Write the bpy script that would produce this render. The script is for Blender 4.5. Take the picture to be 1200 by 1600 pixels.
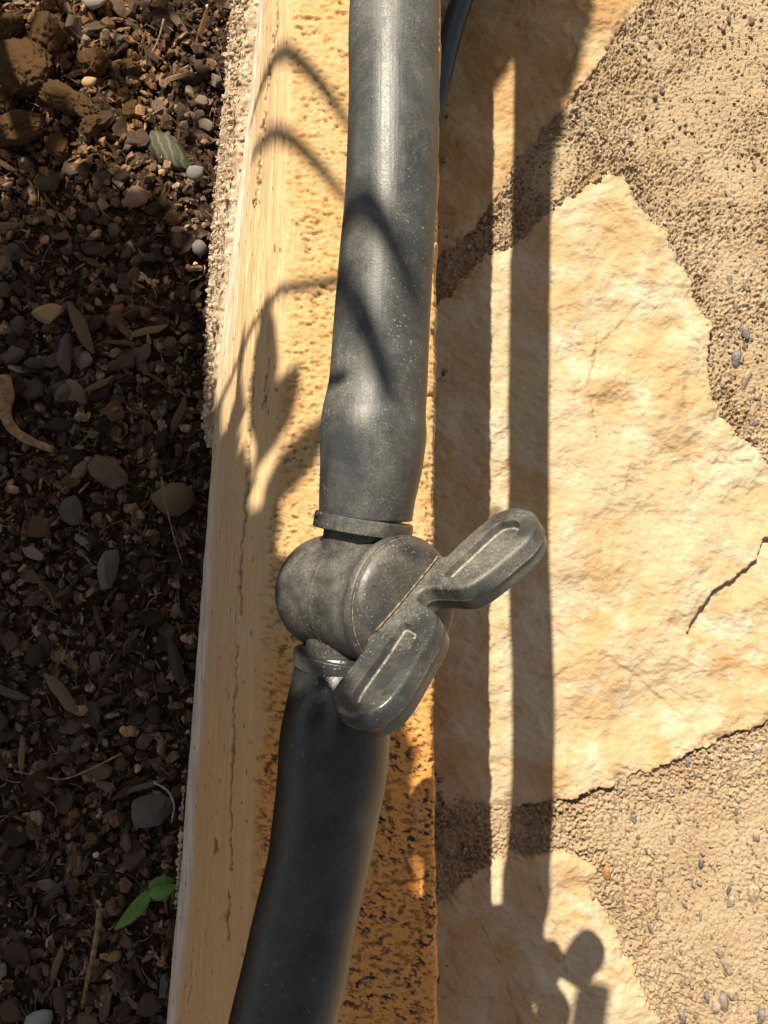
import bpy, bmesh, math, random
import numpy as np
from mathutils import Vector, Matrix, noise as mnoise
from mathutils.geometry import delaunay_2d_cdt

for o in list(bpy.data.objects): bpy.data.objects.remove(o)
S = bpy.context.scene
C = S.collection
U0 = 0.23                      # metres from the lens to the valve
FPX = 1200.0                   # focal length for a 1200 x 1600 frame
H = 2.347*U0                   # lens height above the paving
TH = math.radians(6)
CR = np.array([1.0, 0, 0]); CU = np.array([0, math.cos(TH), math.sin(TH)]); CF = np.array([0, math.sin(TH), -math.cos(TH)])
CAM = np.array([0, 0, H])

# ---------------------------------------------------------------- camera
cam_d = bpy.data.cameras.new('camera'); cam = bpy.data.objects.new('camera', cam_d); C.objects.link(cam)
cam.location = CAM; cam.rotation_euler = (TH, 0, 0)
cam_d.sensor_fit = 'VERTICAL'; cam_d.sensor_height = 36; cam_d.lens = 27; cam_d.clip_start = 0.01; cam_d.clip_end = 200
S.camera = cam
# ---------------------------------------------------------------- light
SUN = np.array([-0.3128, 0.7654, 1.0]); SUN /= np.linalg.norm(SUN)
SK = np.array([0.3128, -0.7654])        # shadow shift per unit of drop
w = bpy.data.worlds.new('World'); S.world = w; w.use_nodes = True
nt = w.node_tree; nt.nodes.clear()
sky = nt.nodes.new('ShaderNodeTexSky'); sky.sky_type = 'NISHITA'; sky.sun_disc = False
sky.sun_elevation = math.asin(SUN[2]); sky.sun_rotation = math.atan2(SUN[0], SUN[1]) % (2*math.pi)
bgn = nt.nodes.new('ShaderNodeBackground'); bgn.inputs[1].default_value = 0.05
wo = nt.nodes.new('ShaderNodeOutputWorld'); hs = nt.nodes.new('ShaderNodeHueSaturation'); hs.inputs['Saturation'].default_value = .22; nt.links.new(sky.outputs[0], hs.inputs['Color']); nt.links.new(hs.outputs[0], bgn.inputs[0]); nt.links.new(bgn.outputs[0], wo.inputs[0])
sd = bpy.data.lights.new('sun', 'SUN'); sd.energy = 5.0; sd.angle = math.radians(0.53); sd.color = (1.0, 0.90, 0.72)
so = bpy.data.objects.new('sun', sd); C.objects.link(so)
so.rotation_euler = Vector(-SUN).to_track_quat('-Z', 'Y').to_euler(); so.location = (-1, 2, 3)
S.view_settings.view_transform = 'Standard'; S.view_settings.look = 'None'
S.view_settings.exposure = 1.0; S.view_settings.gamma = 1; S.view_settings.use_curve_mapping = False

def jit(c, r, lo=.75, hi=1.3):
    f = r.uniform(lo, hi); w_ = r.uniform(-.05, .05); return (c[0]*f*(1+w_), c[1]*f, c[2]*f*(1-w_))
rng = np.random.default_rng(7); R = random.Random(11)

# ---------------------------------------------------------------- placing helpers
Z_ED = H-1.65*U0; Z_MU = H-2.15*U0
def ray(px, py): return CR*(px-600)/FPX+CU*(800-py)/FPX+CF
def at(px, py, d): return CAM+ray(px, py)*d*U0           # point seen at a pixel, d in lens distances
def on(px, py, z):                                        # point seen at a pixel on a level plane
    r = ray(px, py); return CAM+r*((z-CAM[2])/r[2])
def on2(px, py, z):
    p = on(px, py, z); return (float(p[0]), float(p[1]))
def lift(p, z): return np.array([p[0]-SK[0]*(z-p[2]), p[1]-SK[1]*(z-p[2]), z])   # where a caster must be so that its shade falls on p
def drop(p, z): return lift(p, z)

MP = 1.65*U0/FPX
# ---------------------------------------------------------------- noise
GA = np.random.default_rng(3).random(65536)*2*math.pi; GX = np.cos(GA); GY = np.sin(GA)
def perlin(x, y, seed=0):
    xi = np.floor(x).astype(np.int64); yi = np.floor(y).astype(np.int64); fx = x-xi; fy = y-yi
    def g(ix, iy, dx, dy):
        h = ((ix*73856093) ^ (iy*19349663) ^ (seed*83492791+977)) & 65535
        return GX[h]*dx+GY[h]*dy
    u = fx*fx*fx*(fx*(fx*6-15)+10); v = fy*fy*fy*(fy*(fy*6-15)+10)
    a = g(xi, yi, fx, fy); b = g(xi+1, yi, fx-1, fy); c = g(xi, yi+1, fx, fy-1); d = g(xi+1, yi+1, fx-1, fy-1)
    return (a+(b-a)*u+(c-a)*v+(a-b-c+d)*u*v)*1.5
def fbm(x, y, sc, octv=4, seed=0, gain=0.5):
    s = 0; a = 1; t = 0
    ca, sa = math.cos(.6), math.sin(.6)
    x = x/sc; y = y/sc
    for k in range(octv):
        s = s+a*perlin(x+k*17.3, y-k*9.1, seed+k); t += a; a *= gain
        x, y = (x*ca-y*sa)*2.03, (x*sa+y*ca)*2.03
    return s/t
def sstep(a, b, x):
    t = np.clip((x-a)/(b-a), 0, 1); return t*t*(3-2*t)
def poly_sd(x, y, poly):                                   # signed distance, inside positive
    P = np.array(poly); n = len(P); d = np.full(x.shape, 1e9); ins = np.zeros(x.shape, bool)
    for i in range(n):
        ax, ay = P[i]; bx, by = P[(i+1) % n]; ex, ey = bx-ax, by-ay
        t = np.clip(((x-ax)*ex+(y-ay)*ey)/(ex*ex+ey*ey+1e-18), 0, 1)
        d = np.minimum(d, (x-ax-t*ex)**2+(y-ay-t*ey)**2)
        cond = ((ay > y) != (by > y))
        if abs(ey) > 1e-12: ins ^= cond & (x < ax+(y-ay)*ex/ey)
    d = np.sqrt(d); return np.where(ins, d, -d)
def line_d(x, y, pts):
    d = np.full(x.shape, 1e9)
    for (ax, ay), (bx, by) in zip(pts[:-1], pts[1:]):
        ex, ey = bx-ax, by-ay; t = np.clip(((x-ax)*ex+(y-ay)*ey)/(ex*ex+ey*ey+1e-18), 0, 1)
        d = np.minimum(d, (x-ax-t*ex)**2+(y-ay-t*ey)**2)
    return np.sqrt(d)

# ---------------------------------------------------------------- object helpers
def tag(o, label=None, cat=None, group=None, kind=None):
    if label: o['label'] = label
    if cat: o['category'] = cat
    if group: o['group'] = group
    if kind: o['kind'] = kind
    return o
def mesh_np(name, V, F, mat, parent=None, smooth=True, attrs=None, cols=None):
    me = bpy.data.meshes.new(name); V = np.asarray(V, np.float32); F = np.asarray(F, np.int32)
    k = F.shape[1]
    me.vertices.add(len(V)); me.vertices.foreach_set('co', V.ravel())
    me.loops.add(F.size); me.loops.foreach_set('vertex_index', F.ravel())
    me.polygons.add(len(F)); me.polygons.foreach_set('loop_start', np.arange(0, F.size, k, dtype=np.int32))
    me.polygons.foreach_set('use_smooth', np.full(len(F), smooth))
    for n, a in (attrs or {}).items():
        at_ = me.attributes.new(n, 'FLOAT', 'POINT'); at_.data.foreach_set('value', np.asarray(a, np.float32).ravel())
    if cols is not None:
        at_ = me.attributes.new('tint', 'FLOAT_COLOR', 'POINT')
        at_.data.foreach_set('color', np.concatenate([cols, np.ones((len(cols), 1))], 1).astype(np.float32).ravel())
    me.update(calc_edges=True); me.validate()
    me.materials.append(mat)
    o = bpy.data.objects.new(name, me); C.objects.link(o)
    if parent: o.parent = parent
    return o
def mesh_py(name, V, F, mat, parent=None, smooth=True, origin=None):
    me = bpy.data.meshes.new(name)
    V = [tuple(float(c) for c in v) for v in V]
    if origin is not None: V = [(a-origin[0], b-origin[1], c-origin[2]) for a, b, c in V]
    me.from_pydata(V, [], F)
    bm = bmesh.new(); bm.from_mesh(me); bmesh.ops.recalc_face_normals(bm, faces=bm.faces); bm.to_mesh(me); bm.free()
    for p in me.polygons: p.use_smooth = smooth
    me.materials.append(mat); o = bpy.data.objects.new(name, me); C.objects.link(o)
    if origin is not None: o.location = origin
    if parent: o.parent = parent
    return o
def empty(name, loc=(0, 0, 0)):
    o = bpy.data.objects.new(name, None); C.objects.link(o); o.location = loc; o.empty_display_size = .01; return o
def adopt(child, parent):                                  # child built in world space
    child.parent = parent; child.location = Vector(child.location)-Vector(parent.location); return child
def frame(d, up=(0, 0, 1)):
    d = np.array(d, float); d /= np.linalg.norm(d); a = np.cross(up, d)
    if np.linalg.norm(a) < 1e-4: a = np.cross((1, 0, 0), d)
    a /= np.linalg.norm(a); return d, a, np.cross(d, a)
def catmull(P, n):
    P = np.array(P, float); P = np.vstack([2*P[0]-P[1], P, 2*P[-1]-P[-2]]); out = []
    for i in range(1, len(P)-2):
        for k in range(n):
            t = k/n; a, b, c, d = P[i-1], P[i], P[i+1], P[i+2]
            out.append(.5*((2*b)+(-a+c)*t+(2*a-5*b+4*c-d)*t*t+(-a+3*b-3*c+d)*t**3))
    out.append(P[-2]); return np.array(out)
def tube(path, rad, nseg=48, wob=None):
    V = []; F = []; n = len(path)
    prev = None
    for i in range(n):
        t = path[min(i+1, n-1)]-path[max(i-1, 0)]; t = t/np.linalg.norm(t)
        if prev is None: _, a, b = frame(t)
        else:
            a = prev-t*np.dot(prev, t); a /= np.linalg.norm(a); b = np.cross(t, a)
        prev = a; r = rad[i] if hasattr(rad, '__len__') else rad
        for k in range(nseg):
            an = 2*math.pi*k/nseg; rr = r*(1+(wob(i/n, an) if wob else 0))
            V.append(path[i]+(a*math.cos(an)+b*math.sin(an))*rr)
    for i in range(n-1):
        for k in range(nseg):
            k2 = (k+1) % nseg; F.append((i*nseg+k, i*nseg+k2, (i+1)*nseg+k2, (i+1)*nseg+k))
    return V, F
def lathe(o, ax, prof, nseg=96, up=(0, 0, 1)):            # prof: (distance along ax, radius)
    d, a, b = frame(ax, up); V = []; F = []
    for s, r in prof:
        for k in range(nseg):
            an = 2*math.pi*k/nseg; V.append(np.array(o)+d*s+(a*math.cos(an)+b*math.sin(an))*max(r, 1e-6))
    for i in range(len(prof)-1):
        for k in range(nseg):
            k2 = (k+1) % nseg; F.append((i*nseg+k, i*nseg+k2, (i+1)*nseg+k2, (i+1)*nseg+k))
    return V, F

# ---------------------------------------------------------------- materials
class NT:
    def __init__(s, name):
        s.m = bpy.data.materials.new(name); s.m.use_nodes = True; s.t = s.m.node_tree; s.t.nodes.clear()
        s.out = s.n('ShaderNodeOutputMaterial'); s.b = s.n('ShaderNodeBsdfPrincipled'); s.l(s.b.outputs[0], s.out.inputs[0])
        g = s.n('ShaderNodeNewGeometry'); s.pos = g.outputs['Position']; s.nor = g.outputs['Normal']
        tc = s.n('ShaderNodeTexCoord'); s.obj = tc.outputs['Object']
    def n(s, t, **k):
        x = s.t.nodes.new(t)
        for a, v in k.items(): setattr(x, a, v)
        return x
    def l(s, a, b): s.t.links.new(a, b)
    def noise(s, sc, det=4, rough=.55, vec=None, dist=0):
        x = s.n('ShaderNodeTexNoise'); x.inputs['Scale'].default_value = sc; x.inputs['Detail'].default_value = det
        x.inputs['Roughness'].default_value = rough; x.inputs['Distortion'].default_value = dist
        s.l(vec if vec is not None else s.obj, x.inputs['Vector']); return x.outputs['Fac']
    def scale(s, v, vec=None):
        x = s.n('ShaderNodeMapping'); x.inputs['Scale'].default_value = v; s.l(vec if vec is not None else s.obj, x.inputs['Vector']); return x.outputs[0]
    def ramp(s, f, a, b, lo=0, hi=1):
        x = s.n('ShaderNodeMapRange'); x.interpolation_type = 'SMOOTHSTEP'
        for i, v in zip((1, 2, 3, 4), (a, b, lo, hi)): x.inputs[i].default_value = v
        s.l(f, x.inputs[0]); return x.outputs[0]
    def col(s, c):
        x = s.n('ShaderNodeRGB'); x.outputs[0].default_value = (*c, 1); return x.outputs[0]
    def mix(s, f, a, b, mode='MIX'):
        x = s.n('ShaderNodeMix', data_type='RGBA', blend_type=mode)
        if isinstance(f, (int, float)): x.inputs[0].default_value = f
        else: s.l(f, x.inputs[0])
        for i, c in ((6, a), (7, b)):
            if isinstance(c, tuple): x.inputs[i].default_value = (*c, 1)
            else: s.l(c, x.inputs[i])
        return x.outputs[2]
    def math(s, op, a, b=0.0):
        x = s.n('ShaderNodeMath', operation=op)
        for i, c in ((0, a), (1, b)):
            if isinstance(c, (int, float)): x.inputs[i].default_value = c
            else: s.l(c, x.inputs[i])
        return x.outputs[0]
    def attr(s, name, color=False):
        x = s.n('ShaderNodeAttribute', attribute_name=name); return x.outputs['Color' if color else 'Fac']
    def bump(s, h, dist, strength=1.0, prev=None):
        x = s.n('ShaderNodeBump'); x.inputs['Strength'].default_value = strength; x.inputs['Distance'].default_value = dist
        s.l(h, x.inputs['Height'])
        if prev is not None: s.l(prev, x.inputs['Normal'])
        return x.outputs[0]
    def done(s, col, rough=.8, nrm=None, spec=None):
        if isinstance(col, tuple): s.b.inputs['Base Color'].default_value = (*col, 1)
        else: s.l(col, s.b.inputs['Base Color'])
        if isinstance(rough, (int, float)): s.b.inputs['Roughness'].default_value = rough
        else: s.l(rough, s.b.inputs['Roughness'])
        if nrm is not None: s.l(nrm, s.b.inputs['Normal'])
        if spec is not None: s.b.inputs['Specular IOR Level'].default_value = spec
        return s.m

def m_stone(name, base, warm, pale):
    k = NT(name)
    c = k.mix(k.ramp(k.noise(11, 5, .6, dist=.5), .40, .60), base, warm)
    c = k.mix(k.ramp(k.noise(26, 7, .65, dist=.6), .44, .68), c, pale)
    c = k.mix(k.ramp(k.noise(75, 6, .7, dist=.3), .56, .74, 0, .55), c, (.40, .225, .10))
    c = k.mix(k.math('MULTIPLY', k.attr('stain'), .6), c, (.36, .19, .065))
    c = k.mix(k.ramp(k.noise(420, 4, .7), .60, .72, 0, .35), c, (.33, .20, .09))
    c = k.mix(k.math('MULTIPLY', k.attr('crack'), .4), c, (.20, .12, .06))
    c = k.mix(k.attr('smear'), c, (.43, .32, .195))
    fine = k.noise(900, 6, .7)
    b = k.bump(fine, .0006, .8)
    b = k.bump(k.noise(260, 5, .65, dist=.5), .0012, .7, b)
    return k.done(c, .85, b, .25)
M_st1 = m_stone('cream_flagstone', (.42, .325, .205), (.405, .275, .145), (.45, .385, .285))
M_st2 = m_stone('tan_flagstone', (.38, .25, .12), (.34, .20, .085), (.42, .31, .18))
def m_mortar():
    k = NT('sandy_mortar')
    c = k.mix(k.ramp(k.noise(22, 4), .35, .65), (.37, .265, .165), (.41, .31, .205))
    c = k.mix(k.ramp(k.noise(700, 3, .6), .56, .68, 0, .65), c, (.50, .41, .28))
    c = k.mix(k.ramp(k.noise(500, 3, .6, vec=k.scale((1, 1.1, .9))), .60, .70, 0, .6), c, (.17, .11, .065))
    b = k.bump(k.noise(1100, 5, .7), .0012, 1.0)
    return k.done(c, .92, b, .15)
M_mortar = m_mortar()
def m_edge():
    k = NT('tan_coping')
    gv = k.scale((9, .55, 3))
    grain = k.noise(40, 6, .65, vec=gv, dist=.3)
    c = k.mix(k.ramp(grain, .35, .65), (.45, .285, .145), (.49, .345, .19))
    c2 = k.mix(k.ramp(k.noise(50, 5, .6), .35, .65), (.42, .26, .11), (.45, .30, .14))
    c = k.mix(k.attr('topw'), c, c2)
    c = k.mix(k.math('MULTIPLY', k.attr('orange'), .8), c, (.64, .25, .045))
    c = k.mix(k.attr('pale'), c, k.mix(k.ramp(k.noise(60, 5, .6, vec=gv), .4, .62), (.56, .49, .43), (.42, .33, .27)))
    c = k.mix(k.math('MULTIPLY', k.attr('pit'), .75), c, (.22, .10, .035))
    c = k.mix(k.attr('grime'), c, (.022, .016, .013))
    c = k.mix(k.attr('crack'), c, (.09, .05, .025))
    b = k.bump(grain, .0006, .5)
    b = k.bump(k.noise(800, 4, .6), .0003, .6, b)
    return k.done(c, .72, b, .3)
M_edge = m_edge()
def m_crust():
    k = NT('crumbly_mortar')
    c = k.mix(k.ramp(k.noise(160, 5, .65), .4, .62), (.30, .21, .135), (.52, .42, .30))
    b = k.bump(k.noise(600, 5, .7), .0012, .9)
    return k.done(c, .95, b, .1)
M_crust = m_crust()
def m_plastic(name, base, dustc, amount, rough, streak=True, speck=.5):
    k = NT(name)
    nz = k.n('ShaderNodeSeparateXYZ'); k.l(k.nor, nz.inputs[0])
    upw = k.ramp(nz.outputs[2], -.2, .75, .2, 1)
    big = k.ramp(k.noise(38, 6, .68, dist=.4), .34, .64, .10, 1)
    med = k.math('ADD', k.math('MULTIPLY', k.ramp(k.noise(1500, 3, .7), .40, .68), .6), k.math('MULTIPLY', k.ramp(k.noise(260, 6, .75), .36, .70), .4))
    dust = k.math('MULTIPLY', k.math('MULTIPLY', upw, big), k.math('MULTIPLY', k.math('ADD', k.math('MULTIPLY', med, .75), .35), amount))
    sp = k.math('MAXIMUM', k.ramp(k.noise(1500, 2, .5), .655, .71), k.ramp(k.noise(600, 2, .5), .73, .76))
    clump = k.ramp(k.noise(60, 5, .65, dist=.6, vec=k.scale((1.3, .6, 1))), .42, .60)
    dust = k.math('MAXIMUM', dust, k.math('MULTIPLY', k.math('MULTIPLY', sp, clump), speck))
    b0 = k.mix(k.ramp(k.noise(70, 4), .35, .65), base, tuple(min(1, x*1.7+.004) for x in base))
    dust = k.math('MINIMUM', k.math('ADD', dust, k.math('MULTIPLY', k.attr('pdust'), k.ramp(k.noise(900, 4, .7), .30, .62))), 1.0)
    c = k.mix(dust, b0, dustc)
    # scratches, stretched in several directions
    sc = 0
    for i, (rz, dens) in enumerate(((.4, .725), (-.9, .735), (1.3, .735))):
        mp = k.n('ShaderNodeMapping', vector_type='TEXTURE'); mp.inputs['Rotation'].default_value = (0, .2*i, rz); mp.inputs['Scale'].default_value = (1, 14, 1)
        k.l(k.obj, mp.inputs['Vector'])
        f = k.ramp(k.noise(1500, 1, .4, vec=mp.outputs[0]), dens+.025, dens+.05, 0, .35)
        sc = f if i == 0 else k.math('MAXIMUM', sc, f)
    c = k.mix(k.math('MULTIPLY', sc, clump), c, (.36, .345, .31))
    r = k.ramp(dust, 0, .6, rough, .75)
    b = k.bump(med, .00006, .5)
    b = k.bump(k.noise(300, 3, .6), .00006, .5, b)
    if streak:
        b = k.bump(k.noise(900, 2, .5, vec=k.scale((1, .02, 1))), .00012, .6, b)
    return k.done(c, r, b, .5)
M_pipe_top = m_plastic('dusty_black_polyethylene', (.014, .0165, .019), (.24, .225, .19), .42, .42, True, 1)
M_pipe_low = m_plastic('darker_black_polyethylene', (.006, .0065, .0075), (.15, .14, .11), .22, .30, True, .5)  # darker base and less dust than the upper run
M_valve = m_plastic('dusty_black_nylon', (.012, .0135, .015), (.26, .235, .19), .52, .38, False, 1)
M_handle = m_plastic('grey_black_nylon', (.014, .016, .018), (.28, .26, .21), .62, .25, False, 1)
def m_simple(name, c1, c2, sc, rough=.85, bump=.0005, bsc=500, spec=.2):
    k = NT(name); c = k.mix(k.ramp(k.noise(sc, 5, .65), .36, .64), c1, c2)
    return k.done(c, rough, k.bump(k.noise(bsc, 5, .65), bump, .9), spec)
M_dirt = m_simple('packed_dust', (.09, .07, .05), (.26, .20, .13), 700)
M_soil = m_simple('dark_soil', (.018, .012, .008), (.06, .038, .022), 220, .97, .002, 400, .05)
M_base = m_simple('bare_earth', (.10, .07, .045), (.16, .11, .07), 20, .95, .003, 60, .05)
M_clod = m_simple('brown_clod_earth', (.11, .06, .026), (.27, .155, .075), 260, .97, .005, 420, .05)
M_hose = m_simple('dark_blue_hose', (.008, .022, .04), (.012, .03, .05), 60, .4, .0001, 400, .5)
def m_tint(name, rough=.88, grain=False, amt=.0006, spec=.2):
    k = NT(name)
    v = k.scale((1, .12, 1)) if grain else k.obj
    c = k.mix(k.ramp(k.noise(350 if grain else 260, 5, .7, vec=v), .35, .68), k.mix(1.0, k.attr('tint', True), (.38, .34, .30), 'MULTIPLY'), k.attr('tint', True))
    c = k.mix(k.ramp(k.noise(900, 3, .6), .60, .70, 0, .5), c, (.03, .02, .014))
    c = k.mix(k.ramp(k.noise(520, 4, .7, vec=k.scale((1.1, .9, 1))), .60, .70, 0, .35), c, (.30, .24, .17))
    b = k.bump(k.noise(500 if grain else 420, 5, .7, vec=v), amt, .9)
    return k.done(c, rough, b, spec)
M_chip = m_tint('weathered_chip', .9, True, .0010)
M_peb = m_tint('gravel_stone', .75, False, .0005, .35)
def m_leaf(name, c1, c2, trans=.35):
    k = NT(name); c = k.mix(k.ramp(k.noise(90, 3), .35, .65), c1, c2)
    k.done(c, .45, k.bump(k.noise(300, 3, vec=k.scale((1, .2, 1))), .0002, .5), .4)
    t = k.n('ShaderNodeBsdfTranslucent'); k.l(c, t.inputs[0]); mx = k.n('ShaderNodeMixShader'); mx.inputs[0].default_value = trans
    k.l(k.b.outputs[0], mx.inputs[1]); k.l(t.outputs[0], mx.inputs[2]); k.l(mx.outputs[0], k.out.inputs[0]); return k.m
M_seed = m_leaf('young_green_leaf', (.11, .21, .035), (.16, .28, .05))
M_shrub = m_leaf('shrub_leaf', (.04, .085, .02), (.07, .12, .03), .06)
M_stemw = m_simple('brown_stem', (.10, .06, .03), (.2, .12, .06), 200)

# ================================================================ SETTING
base = mesh_py('ground', [(-4, -4, -.03), (4, -4, -.03), (4, 4, -.03), (-4, 4, -.03)], [(0, 1, 2, 3)], M_base)
tag(base, 'bare earth all round the bed and the paving', kind='structure')

MMP = 2.347*U0/FPX            # metres per photo pixel on the paving
def grid(x0, x1, y0, y1, st):
    xs = np.arange(x0, x1+st, st); ys = np.arange(y0, y1+st, st); X, Y = np.meshgrid(xs, ys); return X, Y
def grid_faces(ny, nx, keep=None):
    I = np.arange(ny*nx).reshape(ny, nx); F = np.stack([I[:-1, :-1], I[:-1, 1:], I[1:, 1:], I[1:, :-1]], -1)
    if keep is not None:
        kk = keep[:-1, :-1] | keep[:-1, 1:] | keep[1:, 1:] | keep[1:, :-1]; return F[kk]
    return F.reshape(-1, 4)
def compact(V, F, at_):
    u, inv = np.unique(F, return_inverse=True); return V[u], inv.reshape(F.shape), {k: a.ravel()[u] for k, a in at_.items()}

big_px = [(560, 560), (690, 470), (755, 402), (800, 376), (835, 345), (862, 322), (900, 297), (950, 270), (975, 282), (1000, 328), (1040, 368), (1066, 415), (1090, 470), (1110, 520), (1104, 562), (1112, 620), (1132, 660), (1180, 698), (1225, 735), (1290, 760),
          (1320, 1060), (1200, 1130), (1150, 1148), (1100, 1165), (1060, 1185), (1000, 1210), (950, 1230), (890, 1249), (845, 1258), (800, 1268), (760, 1263), (700, 1265), (560, 1275)]
top_px = [(560, 500), (690, 400), (750, 350), (796, 285), (804, 258), (837, 225), (867, 183), (887, 172), (908, 137), (950, 84), (971, 46), (1010, 2), (1050, -60), (1020, -200), (560, -200)]
low_px = [(560, 1450), (690, 1400), (760, 1347), (795, 1328), (825, 1337), (860, 1325), (900, 1330), (930, 1350), (940, 1400), (962, 1450), (985, 1500), (1010, 1560), (1040, 1612), (1060, 1700), (560, 1750)]
polys = {n: [on2(a, b, 0) for a, b in p] for n, p in (('big', big_px), ('top', top_px), ('low', low_px))}
def jag(X, Y, seed, a=1.0): return a*MMP*(5*fbm(X, Y, 22*MMP, 3, seed)+3*fbm(X, Y, 7*MMP, 3, seed+5))

# mortar sheet
x0 = on(640, 800, 0)[0]; x1 = on(1330, 800, 0)[0]; y1 = on(800, -90, 0)[1]; y0 = on(800, 1690, 0)[1]
X, Y = grid(x0, x1, y0, y1, 1.45*MMP)
sdm = np.maximum.reduce([poly_sd(X, Y, polys[n]) for n in polys])
a45 = math.radians(-48); Xr = (X*math.cos(a45)+Y*math.sin(a45)); Yr = (-X*math.sin(a45)+Y*math.cos(a45))
rid = 1-np.abs(fbm(X, Y, 13*MMP, 3, 40))*2.2
gran = fbm(X, Y, 5.5*MMP, 3, 30, .6)
coarse_w = np.clip(.55+.9*fbm(X, Y, 110*MMP, 2, 71)+.55*sstep(60*MMP, 0, -sdm)-.15, .25, 1.3)
hm = -3*MMP+5*MMP*fbm(X, Y, 120*MMP, 3, 22)+coarse_w*MMP*(10.5*gran+4.6*(rid-.6)+5*fbm(X, Y, 26*MMP, 2, 60)+5.5*np.clip(fbm(X, Y, 3.4*MMP, 2, 91), -.2, 1))
hm = hm+MMP*7*sstep(26*MMP, 4*MMP, -sdm)*np.clip(fbm(X, Y, 60*MMP, 2, 83)+.1, -.3, 1)
hm = np.where(sdm > 6*MMP, hm-8*MMP, hm)
keep = sdm < 14*MMP
F = grid_faces(*X.shape, keep); V = np.stack([X, Y, hm], -1).reshape(-1, 3); V, F, _ = compact(V, F, {})
paving = mesh_np('paving', V, F, M_mortar); tag(paving, 'rough sandy mortar bed between the flagstones', kind='structure')
# wider paving slab outside the frame, a few millimetres lower
bx = on(660, 800, 0)[0]
sl = mesh_py('slab', [(bx, -2, -.028), (2.5, -2, -.028), (2.5, 2, -.028), (bx, 2, -.028), (bx, -2, -.012), (2.5, -2, -.012), (2.5, 2, -.012), (bx, 2, -.012)],
        [(0, 1, 2, 3), (4, 5, 6, 7), (0, 1, 5, 4), (1, 2, 6, 5), (2, 3, 7, 6), (3, 0, 4, 7)], M_mortar, paving, False)

def flagstone(key, hgt, tilt, seed, mat, cracks, ledges, label):
    P = polys[key]; ax = np.array(P); st = 1.45*MMP
    X, Y = grid(max(ax[:, 0].min()-8*MMP, x0), min(ax[:, 0].max()+8*MMP, x1), max(ax[:, 1].min(), y0), min(ax[:, 1].max(), y1), st)
    sd = poly_sd(X, Y, P)+jag(X, Y, seed, 1.7)
    z = hgt*MMP+MMP*(20*fbm(X+Y*.5, Y-X*.5, 230*MMP, 3, seed)+9*fbm(X*.8+Y*.6, Y*.8-X*.6, 85*MMP, 3, seed+9, .45))
    z = z+tilt[0]*(X-ax[:, 0].mean())+tilt[1]*(Y-ax[:, 1].mean())
    t = fbm(X+.3*fbm(X, Y, 90*MMP, 3, seed+3)*60*MMP, Y*1.3, 170*MMP, 5, seed+13)*7      # flaky terraces
    fr = t-np.floor(t); z = z+MMP*1.5*(np.floor(t)+sstep(.0, .35, fr))*sstep(-.1, .35, fbm(X, Y, 130*MMP, 2, seed+77))+MMP*1.2*t
    z = z+MMP*(1.9*fbm(X*.8+Y*.5, Y*1.5-X*.4, 17*MMP, 5, seed+21, .62)+1.6*(1-2*np.abs(fbm(X+Y*.4, Y, 26*MMP, 4, seed+31))))
    cr = np.zeros_like(X)
    for pts, wd, dp in cracks:
        d = line_d(X+jag(X, Y, seed+3, .8), Y+jag(X, Y, seed+4, .8), [on2(a, b, 0) for a, b in pts])
        c = sstep(wd*.8*MMP, 0, d)*np.clip(.55+1.6*fbm(X, Y, 30*MMP, 2, seed+87), 0, 1); cr = np.maximum(cr, c); z = z-c*dp*MMP
    stain = np.zeros_like(X)
    for pts, dp, wd in ledges:                       # step: stone drops on the right hand side of the line
        q = [on2(a, b, 0) for a, b in pts]; Xj = X+jag(X, Y, seed+6, .9); Yj = Y+jag(X, Y, seed+7, .9)
        d = poly_sd(Xj, Yj, q); z = z-dp*MMP*sstep(-2*MMP, 2.5*MMP, d)*sstep(wd*MMP, 0, np.abs(d))
        stain = np.maximum(stain, .07*dp*sstep(7*MMP, 0, np.abs(d)))
    stain = np.maximum(stain, .85*sstep(9*MMP, 1*MMP, sd)*np.clip(.6+1.4*fbm(X, Y, 50*MMP, 3, seed+41), 0, 1))
    stain = np.maximum(stain, sstep(.22, .55, fbm(X, Y, 75*MMP, 5, seed+51))*.6)
    e = sstep(5*MMP, -2*MMP, sd); chip_ = np.clip(fbm(X, Y, 34*MMP, 3, seed+91)+.15, 0, 1)*sstep(30*MMP, 0, sd); z = z-e*e*(hgt+14)*MMP-MMP*3*sstep(22*MMP, 0, sd)-MMP*9*chip_
    F = grid_faces(*X.shape, sd > -2.5*MMP); V = np.stack([X, Y, z], -1).reshape(-1, 3)
    V, F, A = compact(V, F, {'stain': stain, 'crack': cr, 'smear': np.clip(sstep(34*MMP, 3*MMP, sd)*sstep(-.25, .35, fbm(X, Y, 26*MMP, 4, seed+66)), 0, 1)*.85})
    o = mesh_np('flagstone', V, F, mat, paving, True, A); o['label'] = label; return o
flagstone('big', 7, (0, .0), 101, M_st1,
          [([(862, 440), (875, 455), (890, 462)], 3, 5), ([(935, 520), (930, 560), (920, 590)], 3, 3), ([(980, 625), (975, 600), (985, 560)], 2.5, 3)],
          [([(1190, 842), (1180, 872), (1150, 900), (1110, 925), (1090, 955), (1072, 990), (1150, 1010), (1260, 960), (1260, 850)], 11, 70),
           ([(1000, 470), (975, 500), (930, 540), (915, 600), (930, 690), (1010, 720), (1100, 700), (1090, 540), (1050, 500)], 1.8, 60),
           ([(860, 1060), (900, 1080), (960, 1110), (1010, 1150), (1080, 1130), (1000, 1060), (930, 1010)], 1.6, 60)],
          'large cream flagstone with flaky split face')
flagstone('top', 4, (0, 0), 203, M_st2, [([(895, 10), (890, 55), (900, 85), (884, 120), (880, 150)], 2.4, 3)], [], 'tan flagstone at the top, mostly in shade')
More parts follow.
